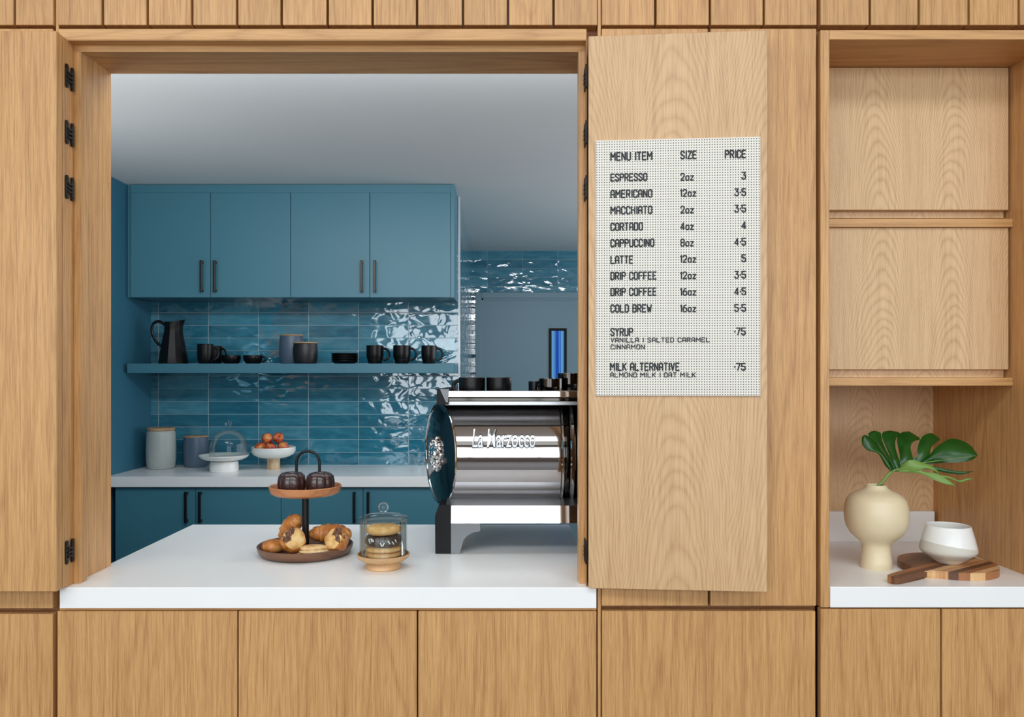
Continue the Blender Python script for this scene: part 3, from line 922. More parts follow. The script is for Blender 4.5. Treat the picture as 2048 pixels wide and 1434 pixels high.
# saucers
sx_, sy_ = X(689.4, 4.52), 4.52 + CAMY
names = ['bottom saucer of the stack of five black saucers', 'second saucer from the bottom in the black stack', 'middle saucer of the stack of five black saucers',
         'second saucer from the top in the black stack', 'top saucer of the stack of five black saucers']
for k in range(5):
    z0 = ST + 0.0105 * k
    r = 0.0765
    tag(MB().lathe([(0, 0), (0.05, 0), (0.055, 0.002), (0.070, 0.010), (r, 0.0155), (r - 0.0005, 0.0175), (r - 0.002, 0.0175), (0.066, 0.0125), (0.052, 0.0075), (0, 0.007)], (sx_ + 0.001 * (k % 2), sy_, z0), 48).build('saucer', 'black', None, True),
        names[k], 'saucer', 'black saucers stacked on the shelf')

# ------------------------------------------------------------------ back worktop: cake stand under a dome, fruit bowl
kx, ky = X(448.3, 4.44), 4.44 + CAMY
ks = thing('cake_stand', (kx, ky, CT), 'white footed cake stand with a glass dome on the back worktop', 'cake stand')
MB().lathe([(0, 0), (0.072, 0), (0.076, 0.003), (0.077, 0.02), (0.0765, 0.044), (0.072, 0.056), (0.06, 0.0595), (0, 0.0595)], (kx, ky, CT), 56).build('pedestal', 'white_cer', ks, True)
MB().lathe([(0, 0.060), (0.062, 0.060), (0.10, 0.066), (0.125, 0.078), (0.1335, 0.090), (0.1325, 0.0925), (0.129, 0.0915), (0.118, 0.082), (0.10, 0.077), (0, 0.0765)], (kx, ky, CT), 64).build('plate', 'white_cer', ks, True)
gx = X(457, 4.44)
pr = [(0.102, 0.0795), (0.1025, 0.11), (0.1005, 0.145), (0.091, 0.182), (0.072, 0.209), (0.045, 0.226), (0.012, 0.2335), (0.0, 0.234)]
inner = [(r - 0.0022 if r > 0.003 else 0, z - (0.0022 if r < 0.09 else 0.0)) for r, z in pr]
dome = MB().lathe(pr, (gx, ky, CT), 56).build('glass_dome', 'glass', ks, True)
MB().lathe([(0.008, 0.2340), (0.007, 0.240), (0.011, 0.246), (0.018, 0.256), (0.020, 0.266), (0.017, 0.277), (0.009, 0.283), (0, 0.284)], (gx, ky, CT), 24).build('knob', 'glass', dome, True)

fx, fy = X(547, 4.55), 4.55 + CAMY
fb = thing('fruit_bowl', (fx, fy, CT), 'white footed bowl of apples with a tan glazed foot', 'bowl')
t = NT('tan_drip_glaze')
co = t.objco()
f = t.noise(t.vmul(co, (1, 1, 0.2)), 60, 3)
t.set(Base_Color=t.ramp(f, [(0.3, lin((176, 140, 96))), (0.6, lin((206, 182, 146))), (0.75, lin((222, 210, 190)))]), Roughness=0.4)
MB().lathe([(0, 0), (0.037, 0), (0.0385, 0.004), (0.036, 0.02), (0.035, 0.045), (0.038, 0.064), (0, 0.064)], (fx, fy, CT), 40).build('foot', t.m, fb, True)
MB().lathe([(0, 0.0642), (0.050, 0.0642), (0.085, 0.070), (0.112, 0.085), (0.123, 0.104), (0.1225, 0.124), (0.1215, 0.127), (0.119, 0.126), (0.116, 0.112), (0.108, 0.103), (0.085, 0.095), (0, 0.092)], (fx, fy, CT), 64).build('bowl', 'white_cer', fb, True)

def apple_mat():
    t = NT('apple_skin')
    co = t.objco()
    rnd = t.n('ShaderNodeObjectInfo').outputs['Random']
    sh_ = t.n('ShaderNodeVectorMath', operation='ADD')
    cb = t.n('ShaderNodeCombineXYZ'); t.l(t.math('MULTIPLY', rnd, 40), cb.inputs[0]); t.l(t.math('MULTIPLY', rnd, 23), cb.inputs[1])
    t.l(co, sh_.inputs[0]); t.l(cb.outputs[0], sh_.inputs[1])
    big = t.noise(sh_.outputs[0], 22, 2)
    st_ = t.noise(t.vmul(sh_.outputs[0], (1, 1, 0.15)), 160, 2)
    f = t.math('ADD', t.math('MULTIPLY', big, 1.1), t.math('MULTIPLY', st_, 0.35))
    t.set(Base_Color=t.ramp(f, [(0.42, lin((236, 186, 110))), (0.62, lin((224, 128, 70))), (0.82, lin((176, 44, 42))), (1.0, lin((130, 24, 32)))]), Roughness=0.3)
    return t.m
APPLE = apple_mat()
rA = 0.031
def apple(x, y, z, label, tilt):
    a = thing('apple', (x, y, z), label, 'apple', 'apples in the footed bowl')
    a.rotation_euler = tilt
    pr = [(0, -0.78), (0.25, -0.86), (0.45, -0.84), (0.72, -0.62), (0.92, -0.25), (1.0, 0.12), (0.95, 0.46), (0.76, 0.76), (0.5, 0.88), (0.28, 0.86), (0.12, 0.74), (0, 0.62)]
    MB().lathe([(r * rA, z_ * rA) for r, z_ in pr], (x, y, z), 28).build('flesh', APPLE, a, True, angle=180)
    MB().sweep([(x, y, z + 0.018), (x + 0.001, y, z + 0.03), (x + 0.004, y, z + 0.037)], 0.0012, 6).build('stalk', 'walnut', a, True)
zb = CT + 0.0925
apple(fx - 0.064, fy - 0.034, zb + 0.0315, 'yellow-red apple at the left edge of the footed bowl', (0.3, -0.2, 0))
apple(fx + 0.000, fy - 0.058, zb + 0.0300, 'apple at the bowl!s front, below the two topmost apples'.replace("!", "'"), (0.1, 0.2, 1))
apple(fx + 0.064, fy - 0.030, zb + 0.0315, 'apple at the right edge of the footed bowl', (0.2, 0.4, 2))
apple(fx + 0.040, fy + 0.045, zb + 0.030, 'apple at the back right of the bowl, behind the others', (0.2, 0.1, 3))
apple(fx - 0.035, fy + 0.040, zb + 0.030, 'apple at the back left of the bowl, behind the others', (0.2, 0.1, 4))
apple(fx - 0.030, fy - 0.020, zb + 0.082, 'lower left one of the two apples on top of the pile', (0.2, -0.5, 5))
apple(fx + 0.025, fy + 0.006, zb + 0.083, 'topmost apple of the pile in the footed bowl', (1.0, 0.2, 0.3))

# ------------------------------------------------------------------ two-tier stand with cakes and pastries
tx, ty = X(611, 2.37), 2.37 + CAMY
ts = thing('tiered_stand', (tx, ty, CT), 'two-tier wooden tray stand with black loop handle on the service counter', 'tiered stand')
MB().lathe([(0, 0), (0.118, 0), (0.130, 0.006), (0.137, 0.018), (0.139, 0.028), (0.137, 0.030), (0.133, 0.028), (0.126, 0.014), (0.118, 0.010), (0, 0.010)], (tx, ty, CT), 72).build('lower_tray', 'walnut', ts, True)
UZ = Z(971, 2.37) - 0.026
MB().lathe([(0, UZ - CT), (0.088, UZ - CT), (0.099, UZ - CT + 0.006), (0.104, UZ - CT + 0.017), (0.105, UZ - CT + 0.025), (0.103, UZ - CT + 0.027), (0.099, UZ - CT + 0.025), (0.094, UZ - CT + 0.013), (0.088, UZ - CT + 0.010), (0, UZ - CT + 0.010)], (tx, ty, CT), 64).build('upper_tray', 'acacia', ts, True)
MB().lathe([(0, 0.0102), (0.010, 0.0102), (0.010, UZ - CT - 0.0005), (0, UZ - CT - 0.0005)], (tx, ty, CT), 24).build('post', 'black_metal', ts, True)
hy = ty + 0.030
hw = 0.0345
zt_ = Z(903, 2.385)
pts = [(tx - hw, hy, UZ + 0.0105), (tx - hw, hy, zt_ - hw)]
for k in range(1, 16):
    a = PI - PI * k / 16
    pts.append((tx + hw * math.cos(a), hy, zt_ - hw + hw * math.sin(a)))
pts += [(tx + hw, hy, zt_ - hw), (tx + hw, hy, UZ + 0.0105)]
MB().sweep(pts, 0.0043, 12, up=(0, 1, 0)).build('loop_handle', 'black_metal', ts, True)

t = NT('chocolate_crust')
co = t.objco()
n = t.noise(co, 90, 4)
t.set(Base_Color=t.mix(n, lin((38, 20, 20)), lin((66, 38, 34))), Roughness=0.28)
t.bsdf.inputs['Coat Weight'].default_value = 0.5
t.bump(n, 0.5, 0.003)
M['choc'] = t.m
def bundt(px, d, label, rot):
    x, y = X(px, d), d + CAMY
    z = UZ + 0.0102
    fl = lambda a, zz: 1.0 + (0.13 * math.sqrt(abs(math.cos(4 * (a + rot)))) - 0.10) * (1.0 if zz < 0.05 else 0.5)
    o = MB().lathe([(0, 0), (0.036, 0), (0.0385, 0.004), (0.0405, 0.016), (0.0405, 0.032), (0.038, 0.046), (0.030, 0.055), (0.021, 0.0575), (0.013, 0.054), (0.008, 0.044), (0, 0.040)], (x, y, z), 96, fl).build('bundt_cake', 'choc', None, True, angle=180)
    tag(o, label, 'cake', 'chocolate bundt cakes on the upper tray')
bundt(583.5, 2.350, 'small glazed chocolate bundt cake, the left one on the upper tray', 0.2)
bundt(640.5, 2.350, 'small glazed chocolate bundt cake, the right one on the upper tray', 0.5)

def pastry_mat(name, a, b, c, sc=60, rough=0.42, stretch=(1, 1, 1)):
    t = NT(name)
    co = t.objco()
    n1 = t.noise(t.vmul(co, stretch), sc * 0.5, 4, 0.6)
    n2 = t.noise(co, sc * 5, 3)
    f = t.math('ADD', t.math('MULTIPLY', n1, 0.8), t.math('MULTIPLY', n2, 0.25))
    t.set(Base_Color=t.ramp(f, [(0.3, lin(a)), (0.52, lin(b)), (0.72, lin(c))]), Roughness=rough)
    t.bump(f, 0.5, 0.003)
    return t.m
M['crust'] = pastry_mat('baked_crust', (128, 66, 24), (192, 120, 54), (230, 176, 106))
M['crumb'] = pastry_mat('pale_cut_pastry', (186, 130, 66), (226, 184, 116), (242, 214, 160), 90)
M['dusted'] = pastry_mat('dusted_pastry', (196, 140, 80), (226, 190, 134), (240, 220, 184), 80)
M['cookie'] = pastry_mat('oat_cookie', (186, 128, 66), (216, 164, 98), (232, 190, 132), 120, 0.7)
M['chips'] = pastry_mat('chocolate_shards', (62, 34, 24), (104, 66, 48), (150, 110, 84), 140)
M['icing'] = plain('white_icing', (238, 232, 222), 0.5)
LTZ = CT + 0.0102

def croissant(name, label, c, L, R, ang, tiltz=0.0, bend=0.5, ridges=7, sq=0.8, up_tilt=0.0):
    """rolled crescent: a bent tapering tube whose turns step outwards"""
    pts, rad = [], []
    n = 60
    for i in range(n + 1):
        t_ = i / n
        s_ = (t_ - 0.5) * L
        yb = -bend * (s_ / L * 2) ** 2 * L * 0.25
        zz = up_tilt * s_
        x = c[0] + s_ * math.cos(ang) - yb * math.sin(ang)
        y = c[1] + s_ * math.sin(ang) + yb * math.cos(ang)
        pts.append((x, y, c[2] + R * sq + zz))
        env = max(0.0, 1 - abs(2 * t_ - 1) ** 2.4) ** 0.6
        u = abs(2 * t_ - 1) * ridges / 2 + 0.25
        saw = 1 - (u - math.floor(u))
        rad.append(max(0.0025, R * env * (0.83 + 0.20 * (1 - saw))))
    return MB().sweep(pts, rad, 20, sq, up=(0, 0, 1))

def pasty(name, label, mb, mat, cat='pastry', group='pastries on the lower tray'):
    o = mb.build(name, mat, None, True, angle=70)
    return tag(o, label, cat, group)

def PT(px, d, z): return (X(px, d), d + CAMY, z)
# crescent standing at the back left, its turns towards the viewer
c0 = croissant('croissant', '', (0, 0, 0), 0.100, 0.031, 0, bend=0.7, ridges=6, sq=0.95)
c0.xf = None
Mx = Matrix.Translation(PT(582, 2.395, LTZ + 0.058)) @ Matrix.Rotation(math.radians(-62), 4, 'Y') @ Matrix.Rotation(math.radians(40), 4, 'X') @ Matrix.Translation((0, 0, -0.0257))
for v in c0.bm.verts: v.co = Mx @ v.co
pasty('croissant', 'golden croissant leaning upright behind the others, left of the black post', c0, 'crust', 'croissant')
c1 = croissant('croissant', '', PT(663, 2.405, LTZ + 0.012), 0.135, 0.034, math.radians(-10), bend=0.6, ridges=7, sq=0.9)
pasty('croissant', 'big croissant lying right of the black post, behind the filled roll', c1, 'crust', 'croissant')
# small round golden pastry at the left
mb = MB().lathe([(0, 0), (0.022, 0.001), (0.031, 0.008), (0.034, 0.017), (0.030, 0.028), (0.018, 0.035), (0, 0.037)], PT(546, 2.345, LTZ), 32, lambda a, z: 1 + 0.05 * math.sin(3 * a + 1))
pasty('brioche', 'round golden brioche at the left rim of the lower tray', mb, 'crust', 'brioche')

def filled_roll(label, px, py, d, axis, r, th, cdir):
    """cut roll lying on its side: crust rim, pale cut face, chocolate shards along one edge"""
    c = P(px, py, d)
    ax = Vector(axis).normalized()
    q = Vector((0, 0, 1)).rotation_difference(ax).to_matrix().to_4x4()
    Mx = Matrix.Translation(c) @ q
    lowest = min((Mx @ Vector((r * math.cos(a), r * math.sin(a), s_ * th / 2))).z for a in [k * PI / 16 for k in range(32)] for s_ in (-1, 1))
    Mx = Matrix.Translation((0, 0, LTZ + 0.0005 - lowest)) @ Mx
    fr_ = thing('filled_roll', Mx @ Vector((0, 0, 0)), label, 'pastry', 'filled rolls on the lower tray')
    wob = lambda a, z: 1 + 0.035 * math.sin(5 * a + 1) + 0.02 * math.sin(9 * a)
    MB().lathe([(0, -th / 2), (r * 0.7, -th / 2), (r * 0.93, -th * 0.36), (r, 0), (r * 0.97, th * 0.3), (r * 0.88, th * 0.47), (r * 0.80, th * 0.44), (0, th * 0.43)], (0, 0, 0), 40, wob, M4=Mx).build('crust', 'crust', fr_, True, angle=80)
    mb = MB()
    mb.lathe([(0, th * 0.44), (r * 0.35, th * 0.46), (r * 0.79, th * 0.44), (r * 0.82, th * 0.47), (r * 0.72, th * 0.56), (r * 0.4, th * 0.60), (0, th * 0.58)], (0, 0, 0), 32, lambda a, z: 1 + 0.05 * math.sin(4 * a + 2), M4=Mx)
    mb.build('cut_face', 'crumb', fr_, True, angle=80)
    mb = MB()
    rg = random.Random(px)
    e1, e2 = Mx.to_3x3() @ Vector((1, 0, 0)), Mx.to_3x3() @ Vector((0, 1, 0))
    cdir = math.atan2(e2.dot(Vector(cdir)), e1.dot(Vector(cdir)))
    for k in range(120):
        a = cdir + rg.uniform(-1.0, 1.0)
        rr = r * rg.uniform(0.34, 0.99)
        zz = th * (0.60 if rr < r * 0.75 else 0.60 - 0.5 * (rr / r - 0.75) / 0.25 * rg.uniform(0.6, 1.1))
        L = rg.uniform(0.004, 0.008)
        Mk = Mx @ Matrix.Translation((rr * math.cos(a), rr * math.sin(a), zz)) @ Matrix.Rotation(rg.uniform(0, 6), 4, 'Z') @ Matrix.Rotation(rg.uniform(-0.7, 0.7), 4, 'X')
        m2 = MB(Mk); m2.bm.free(); m2.bm = mb.bm
        m2.box(-L / 2, L / 2, -0.0014, 0.0014, -0.0009, 0.0009)
    o = mb.build('chocolate_shards', 'chips', fr_)
    o['kind'] = 'stuff'
    return fr_
filled_roll('cut filled roll with chocolate shards standing at the tray\'s front left', 585, 1088, 2.305, (0.45, -0.75, 0.45), 0.037, 0.040, (-1, 0, 0.45))
filled_roll('cut filled roll with chocolate shards at the tray\'s right side', 674, 1078, 2.318, (-0.42, -0.80, 0.42), 0.035, 0.038, (1, 0, 0.6))
# flat dusted turnover in the middle
tp = MB()
cxp, cyp = X(627, 2.30), 2.30 + CAMY
for lay, (sc1, zz0, hh_) in enumerate(((1.0, 0.0, 0.010), (0.95, 0.009, 0.010), (0.84, 0.017, 0.012))):
    def wv(a, z, s_=sc1, l_=lay): return s_ * (1 + 0.06 * math.sin(3 * a + l_) + 0.03 * math.sin(7 * a + 2 * l_))
    Mt = Matrix.Translation((cxp, cyp, LTZ + zz0)) @ Matrix.Rotation(0.25, 4, 'Z') @ Matrix.Diagonal((1.35, 0.85, 1, 1))
    tp.lathe([(0, 0), (0.028, 0.0), (0.0345, hh_ * 0.4), (0.032, hh_ * 0.85), (0.02, hh_ * 1.1), (0, hh_ * 1.2)], (0, 0, 0), 32, wv, M4=Mt)
pasty('turnover', 'flat pale dusted turnover at the front of the lower tray', tp, 'dusted', 'pastry')

# ------------------------------------------------------------------ cookie jar
jx, jy = X(766.8, 2.195), 2.195 + CAMY
cj = thing('cookie_jar', (jx, jy, CT), 'glass cookie jar on a round wooden foot beside the tiered stand', 'jar')
MB().lathe([(0, 0), (0.047, 0), (0.049, 0.003), (0.047, 0.012), (0.044, 0.019), (0.058, 0.022), (0.069, 0.030), (0.0725, 0.038), (0.071, 0.0405), (0.068, 0.040), (0.0665, 0.034), (0.060, 0.0315), (0, 0.0315)], (jx, jy, CT), 64).build('wooden_base', 'pale_wood', cj, True)
g0 = 0.0320
gb = MB().lathe([(0.0625, g0), (0.0645, g0 + 0.001), (0.0645, 0.132), (0.0632, 0.1335), (0.062, 0.132), (0.062, g0 + 0.001), (0.0625, g0)], (jx, jy, CT), 64).build('glass_body', 'glass', cj, True)
ld = MB().lathe([(0, 0.134), (0.0655, 0.134), (0.067, 0.136), (0.066, 0.139), (0.055, 0.143), (0.020, 0.147), (0.009, 0.149), (0.0075, 0.152)], (jx, jy, CT), 64).build('glass_lid', 'glass', cj, True)
MB().lathe([(0.0075, 0.1522), (0.010, 0.154), (0.0145, 0.160), (0.0155, 0.167), (0.0135, 0.174), (0.008, 0.1785), (0, 0.1795)], (jx, jy, CT), 32).build('knob', 'glass', ld, True)

def cookie(z, r, h, label, mat, ph, dx=0.0, dy=0.0):
    wob = lambda a, zz: 1 + 0.03 * math.sin(3 * a + ph) + 0.02 * math.sin(8 * a + ph)
    o = MB().lathe([(0, 0), (r * 0.8, 0), (r * 0.96, h * 0.25), (r, h * 0.5), (r * 0.95, h * 0.8), (r * 0.78, h), (0, h * 1.02)], (jx + dx, jy + dy, CT + z), 40, wob).build('cookie', mat, None, True, angle=80)
    return tag(o, label, 'cookie', 'cookies stacked in the glass jar')
z0 = 0.0318
cookie(z0, 0.051, 0.015, 'bottom oat cookie of the stack in the jar', 'cookie', 0.3)
cookie(z0 + 0.0155, 0.0515, 0.015, 'second oat cookie from the bottom, under the chocolate cookie', 'cookie', 2.0, 0.001)
ck = cookie(z0 + 0.0310, 0.0510, 0.030, 'thick dark chocolate cookie with white icing strokes in the jar', 'choc', 4.0, 0.001)
cookie(z0 + 0.0630, 0.0485, 0.022, 'topmost oat cookie in the jar, above the chocolate cookie', 'cookie', 1.1, -0.001)
mb = MB()
for a0, z1_, z2_ in ((-2.35, .024, .012), (-2.2, .026, .016), (-2.08, .024, .018), (-1.62, .016, .006), (-1.48, .007, .016), (-1.2, .020, .012), (-0.98, .018, .010), (-0.8, .022, .014)):
    pts = []
    for k in range(6):
        u = k / 5
        a = a0 + 0.10 * u
        rr = 0.0510 * (1 + 0.03 * math.sin(3 * a + 4) + 0.02 * math.sin(8 * a + 4)) * (0.995 if 0.3 < u < 0.7 else 0.975) + 0.0005
        pts.append((jx + 0.001 + rr * math.cos(a), jy + rr * math.sin(a), CT + z0 + 0.031 + z1_ + (z2_ - z1_) * u))
    mb.sweep(pts, 0.0016, 6)
mb.build('icing', 'icing', ck, True)

# ------------------------------------------------------------------ espresso machine
ex0 = X(871, 2.375)
EXR = 0.56
ecy, ecz, er = 2.55 + CAMY, Z(907, 2.55), 0.161
em = thing('espresso_machine', (0.18, ecy, CT), 'polished steel espresso machine with a round drum body at the counter\'s right end', 'coffee machine')
TA = 0.376
XL = X(853, 2.71) + 0.06
def xl(y): return XL - (y - ecy) * TA
mb = MB()
XR1 = X(1122, 2.40)
ring0, ring1 = [], []
N = 96
for i in range(N):
    a = 2 * PI * i / N
    y, z = ecy - er * math.cos(a), ecz + er * math.sin(a)
    ring0.append(mb.bm.verts.new((xl(y), y, z))); ring1.append(mb.bm.verts.new((XR1, y, z)))
for i in range(N):
    j = (i + 1) % N
    mb.bm.faces.new((ring0[i], ring0[j], ring1[j], ring1[i]))
mb.build('drum', 'drum_steel', em, True)
# slanting end cap: shallow dome with a raised rim
mb = MB()
rows = []
nrm = Vector((-1, -TA, 0)).normalized()
for k in range(9):
    s_ = 1 - k / 8 * 0.995
    rows.append([Vector((xl(ecy - er * s_ * math.cos(2 * PI * i / N)), ecy - er * s_ * math.cos(2 * PI * i / N), ecz + er * s_ * math.sin(2 * PI * i / N))) + nrm * (0.014 * (1 - s_ * s_)) for i in range(N)] )
for r in rows: r.append(r[0].copy())
mb.grid(rows)
bmesh.ops.remove_doubles(mb.bm, verts=mb.bm.verts[:], dist=1e-5)
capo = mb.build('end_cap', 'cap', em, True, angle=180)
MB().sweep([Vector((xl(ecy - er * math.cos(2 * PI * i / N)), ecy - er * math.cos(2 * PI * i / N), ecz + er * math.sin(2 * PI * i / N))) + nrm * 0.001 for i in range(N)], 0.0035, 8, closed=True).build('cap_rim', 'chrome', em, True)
ec = Vector((xl(ecy), ecy, ecz)) + nrm * 0.014
mb = MB()
rg = random.Random(3)
mb.lathe([(0, 0), (0.052, 0), (0.050, 0.008), (0.034, 0.014), (0.02, 0.022), (0, 0.026)], (0, 0, 0), 40, lambda a, z: 1 + 0.10 * math.sin(9 * a) + 0.05 * math.sin(4 * a), M4=Matrix.Translation(ec - nrm * 0.004) @ Vector((0, 0, 1)).rotation_difference(nrm).to_matrix().to_4x4())
Me = Matrix.Translation(ec) @ Vector((0, 0, 1)).rotation_difference(nrm).to_matrix().to_4x4()
for k in range(26):
    a, rr = rg.uniform(0, 2 * PI), rg.uniform(0.008, 0.046)
    p = Me @ Vector((rr * math.cos(a), rr * math.sin(a), 0.018 - rr * 0.25))
    mb.ball(p, rg.uniform(0.006, 0.011), 2)
mb.build('embossed_emblem', 'chrome', em, True, angle=180)
# flange and second drum on the right
def disc(x0, x1, r, name, mat, bev=0.004):
    MB().lathe([(0, 0), (r - bev, 0), (r, bev), (r, x1 - x0 - bev), (r - bev, x1 - x0), (0, x1 - x0)], (0, 0, 0), 96, M4=Matrix.Translation((x0, ecy, ecz)) @ Matrix.Rotation(PI / 2, 4, 'Y')).build(name, mat, em, True)
disc(XR1 + 0.0002, XR1 + 0.012, er + 0.003, 'flange', 'chrome')
disc(XR1 + 0.0122, XR1 + 0.028, er + 0.001, 'flange', 'dark_chrome')
disc(XR1 + 0.0282, XR1 + 0.044, er + 0.006, 'flange', 'chrome')
disc(XR1 + 0.0442, EXR - 0.02, er - 0.004, 'right_drum', 'dark_chrome')
# cup shelf
tz0, tz1 = Z(803, 2.385), Z(781.5, 2.385)
MB().box(X(895, 2.385), EXR, 2.383 + CAMY, 2.389 + CAMY, tz0 + 0.012, tz1, 0.002).build('top_rail', 'chrome', em)
MB().box(X(897, 2.392), EXR, 2.3895 + CAMY, 2.402 + CAMY, tz0, tz0 + 0.0115, 0.002).build('rail_foot', 'dark_chrome', em)
CTZ = tz0 + 0.006
MB().box(X(890, 2.40), EXR, 2.4025 + CAMY, 2.86 + CAMY, ecz + er * 0.985, CTZ, 0.002).build('cup_tray', 'steel', em)
MB().prism([(X(874, 2.39), Z(778, 2.39)), (X(899, 2.39), Z(777, 2.39)), (X(897, 2.39), Z(809, 2.39)), (X(873, 2.39), Z(809, 2.39))], 2.384 + CAMY, 2.86 + CAMY).build('corner_block', 'plastic', em)
MB().prism([(X(880, 2.38), Z(778.5, 2.38)), (X(898, 2.38), Z(778.5, 2.38)), (X(896, 2.38), Z(805, 2.38)), (X(892, 2.38), Z(805, 2.38))], 2.380 + CAMY, 2.3835 + CAMY).build('corner_plate', 'cast', em)
# lower body and plinth rail
bz0_, bz1_ = Z(1046, 2.375), Z(1011, 2.375)
MB().prism([(2.372 + CAMY, bz0_), (2.3785 + CAMY, bz1_), (2.40 + CAMY, bz1_), (2.40 + CAMY, bz0_)], X(900, 2.375), EXR, 'X').build('base_rail', 'chrome', em)
MB().prism([(2.37 + CAMY, bz1_ + 0.0005), (2.42 + CAMY, bz1_ + 0.011), (2.70 + CAMY, bz1_ + 0.012), (2.86 + CAMY, bz1_ + 0.006), (2.86 + CAMY, bz0_ + 0.004), (2.4005 + CAMY, bz0_ + 0.004), (2.4005 + CAMY, bz1_ + 0.0003)], X(893, 2.40), EXR, 'X').build('base_body', 'steel', em)
MB().box(-0.10, EXR - 0.06, 2.62 + CAMY, 2.80 + CAMY, bz1_ + 0.0125, ecz + er * 0.98).build('rear_housing', 'dark_chrome', em)
# feet
def foot(x, y, flip, vis):
    s_ = -1 if flip else 1
    (MB().prism([(x, CT + 0.001), (x + s_ * 0.046, CT + 0.001), (x + s_ * 0.046, bz1_ + 0.002), (x + s_ * 0.010, bz1_ + 0.002), (x - s_ * 0.001, bz1_ - 0.03)], y, y + 0.11)).build('foot', 'plastic', em)
    poly = [(x + s_ * 0.0465, CT + 0.0002), (x + s_ * 0.072, CT + 0.0002), (x + s_ * 0.075, CT + 0.012)]
    for k in range(9):
        a = PI / 2 * k / 8
        poly.append((x + s_ * (0.078 + 0.050 * (1 - math.cos(a))), CT + 0.018 + 0.048 * math.sin(a)))
    poly += [(x + s_ * 0.133, CT + 0.069), (x + s_ * 0.133, bz0_ - 0.0003), (x + s_ * 0.0465, bz0_ - 0.0003)]
    MB().prism(poly, y - 0.002, y + 0.05).build('foot_bracket', 'cast', em)
foot(ex0, 2.368 + CAMY, False, True)
foot(EXR, 2.368 + CAMY, True, False)
foot(ex0, 2.75 + CAMY, False, False)
foot(EXR, 2.75 + CAMY, True, False)
# raised maker's lettering bent around the drum
def raised(txt, x0, x1, py0, py1, name, mat, off, o0, o1, parent):
    cu = bpy.data.curves.new('lettering', 'FONT')
    cu.body = txt
    cu.extrude = 0.1
    cu.resolution_u = 3
    cu.shear = 0.12
    cu.offset = off
    ob = bpy.data.objects.new('lettering_source', cu)
    COL.objects.link(ob)
    dg = bpy.context.evaluated_depsgraph_get()
    me = bpy.data.meshes.new_from_object(ob.evaluated_get(dg))
    bpy.data.objects.remove(ob)
    mb = MB()
    mb.bm.from_mesh(me)
    bpy.data.meshes.remove(me)
    bmesh.ops.triangulate(mb.bm, faces=mb.bm.faces[:])
    xs = [v.co.x for v in mb.bm.verts]; ys = [v.co.y for v in mb.bm.verts]
    mx, Mx_, my, My = min(xs) + off, max(xs) - off, min(ys) + off, max(ys) - off
    zlo, zhi = Z(py1, 2.392), Z(py0, 2.392)
    for v in mb.bm.verts:
        x = x0 + (v.co.x - mx) / (Mx_ - mx) * (x1 - x0)
        z = zlo + (v.co.y - my) / (My - my) * (zhi - zlo)
        out = o1 if v.co.z > 0 else o0
        a = math.asin(max(-1, min(1, (z - ecz) / er)))
        v.co = Vector((x, ecy - (er + out) * math.cos(a), ecz + (er + out) * math.sin(a)))
    return mb.build(name, mat, parent)
let = raised('La Marzocco', X(945, 2.39), X(1071, 2.39), 861, 895, 'raised_lettering', 'steel', 0.012, 0.0016, 0.0042, em)
raised('La Marzocco', X(945, 2.39), X(1071, 2.39), 861, 895, 'lettering_edge', 'dark_chrome', 0.045, -0.001, 0.0015, let)

# cups on the machine
mug('mug', 'black mug with its handle to the left on top of the coffee machine', X(944, 2.53), 2.53 + CAMY, CTZ, 0.0415, 0.066, PI - 0.25, 'black', 0.022, None, 0.97, 0.12)
mug('mug', 'second black mug from the left on top of the coffee machine', X(998, 2.53), 2.53 + CAMY, CTZ, 0.0395, 0.066, PI / 2, 'black', 0.022, None, 0.97, 0.12)
mug('cup', 'small dark cup between the black mugs and the shiny cups on the machine', X(1069, 2.60), 2.60 + CAMY, CTZ, 0.0195, 0.054, PI / 2, 'black', 0.014, None, 0.95, 0.15)
mug('cup', 'shiny black cup in front of the tallest cup on the machine', X(1101, 2.52), 2.52 + CAMY, CTZ, 0.0365, 0.063, PI / 2 + 0.8, 'dark_chrome', 0.020, None, 0.9, 0.25)
mug('cup', 'tallest shiny black cup on the machine, beside the opening\'s right edge', X(1140, 2.60), 2.60 + CAMY, CTZ, 0.0405, 0.080, PI / 2, 'dark_chrome', 0.020, None, 0.9, 0.25)

# ------------------------------------------------------------------ alcove: vase, leaf, board, bowl
vx, vy = X(1752.4, 2.2), 2.2 + CAMY
pr = [(0, 0), (0.0445, 0), (0.0455, 0.003), (0.0435, 0.020), (0.0405, 0.045), (0.0400, 0.060), (0.0440, 0.069), (0.056, 0.079), (0.0735, 0.094), (0.0845, 0.112), (0.0895, 0.132), (0.0905, 0.150), (0.0885, 0.170),
      (0.0835, 0.186), (0.074, 0.198), (0.058, 0.207), (0.042, 0.213), (0.032, 0.219), (0.0275, 0.2265), (0.0265, 0.2275), (0.0245, 0.226), (0.026, 0.217), (0.045, 0.206), (0.075, 0.185), (0.082, 0.150), (0.06, 0.10), (0.03, 0.07), (0, 0.066)]
tag(MB().lathe([(r_ * 0.915, z_) for r_, z_ in pr], (vx, vy, CT), 72).build('vase', 'cream_cer', None, True, angle=60), 'cream ceramic vase with a narrow waist holding one big leaf', 'vase')

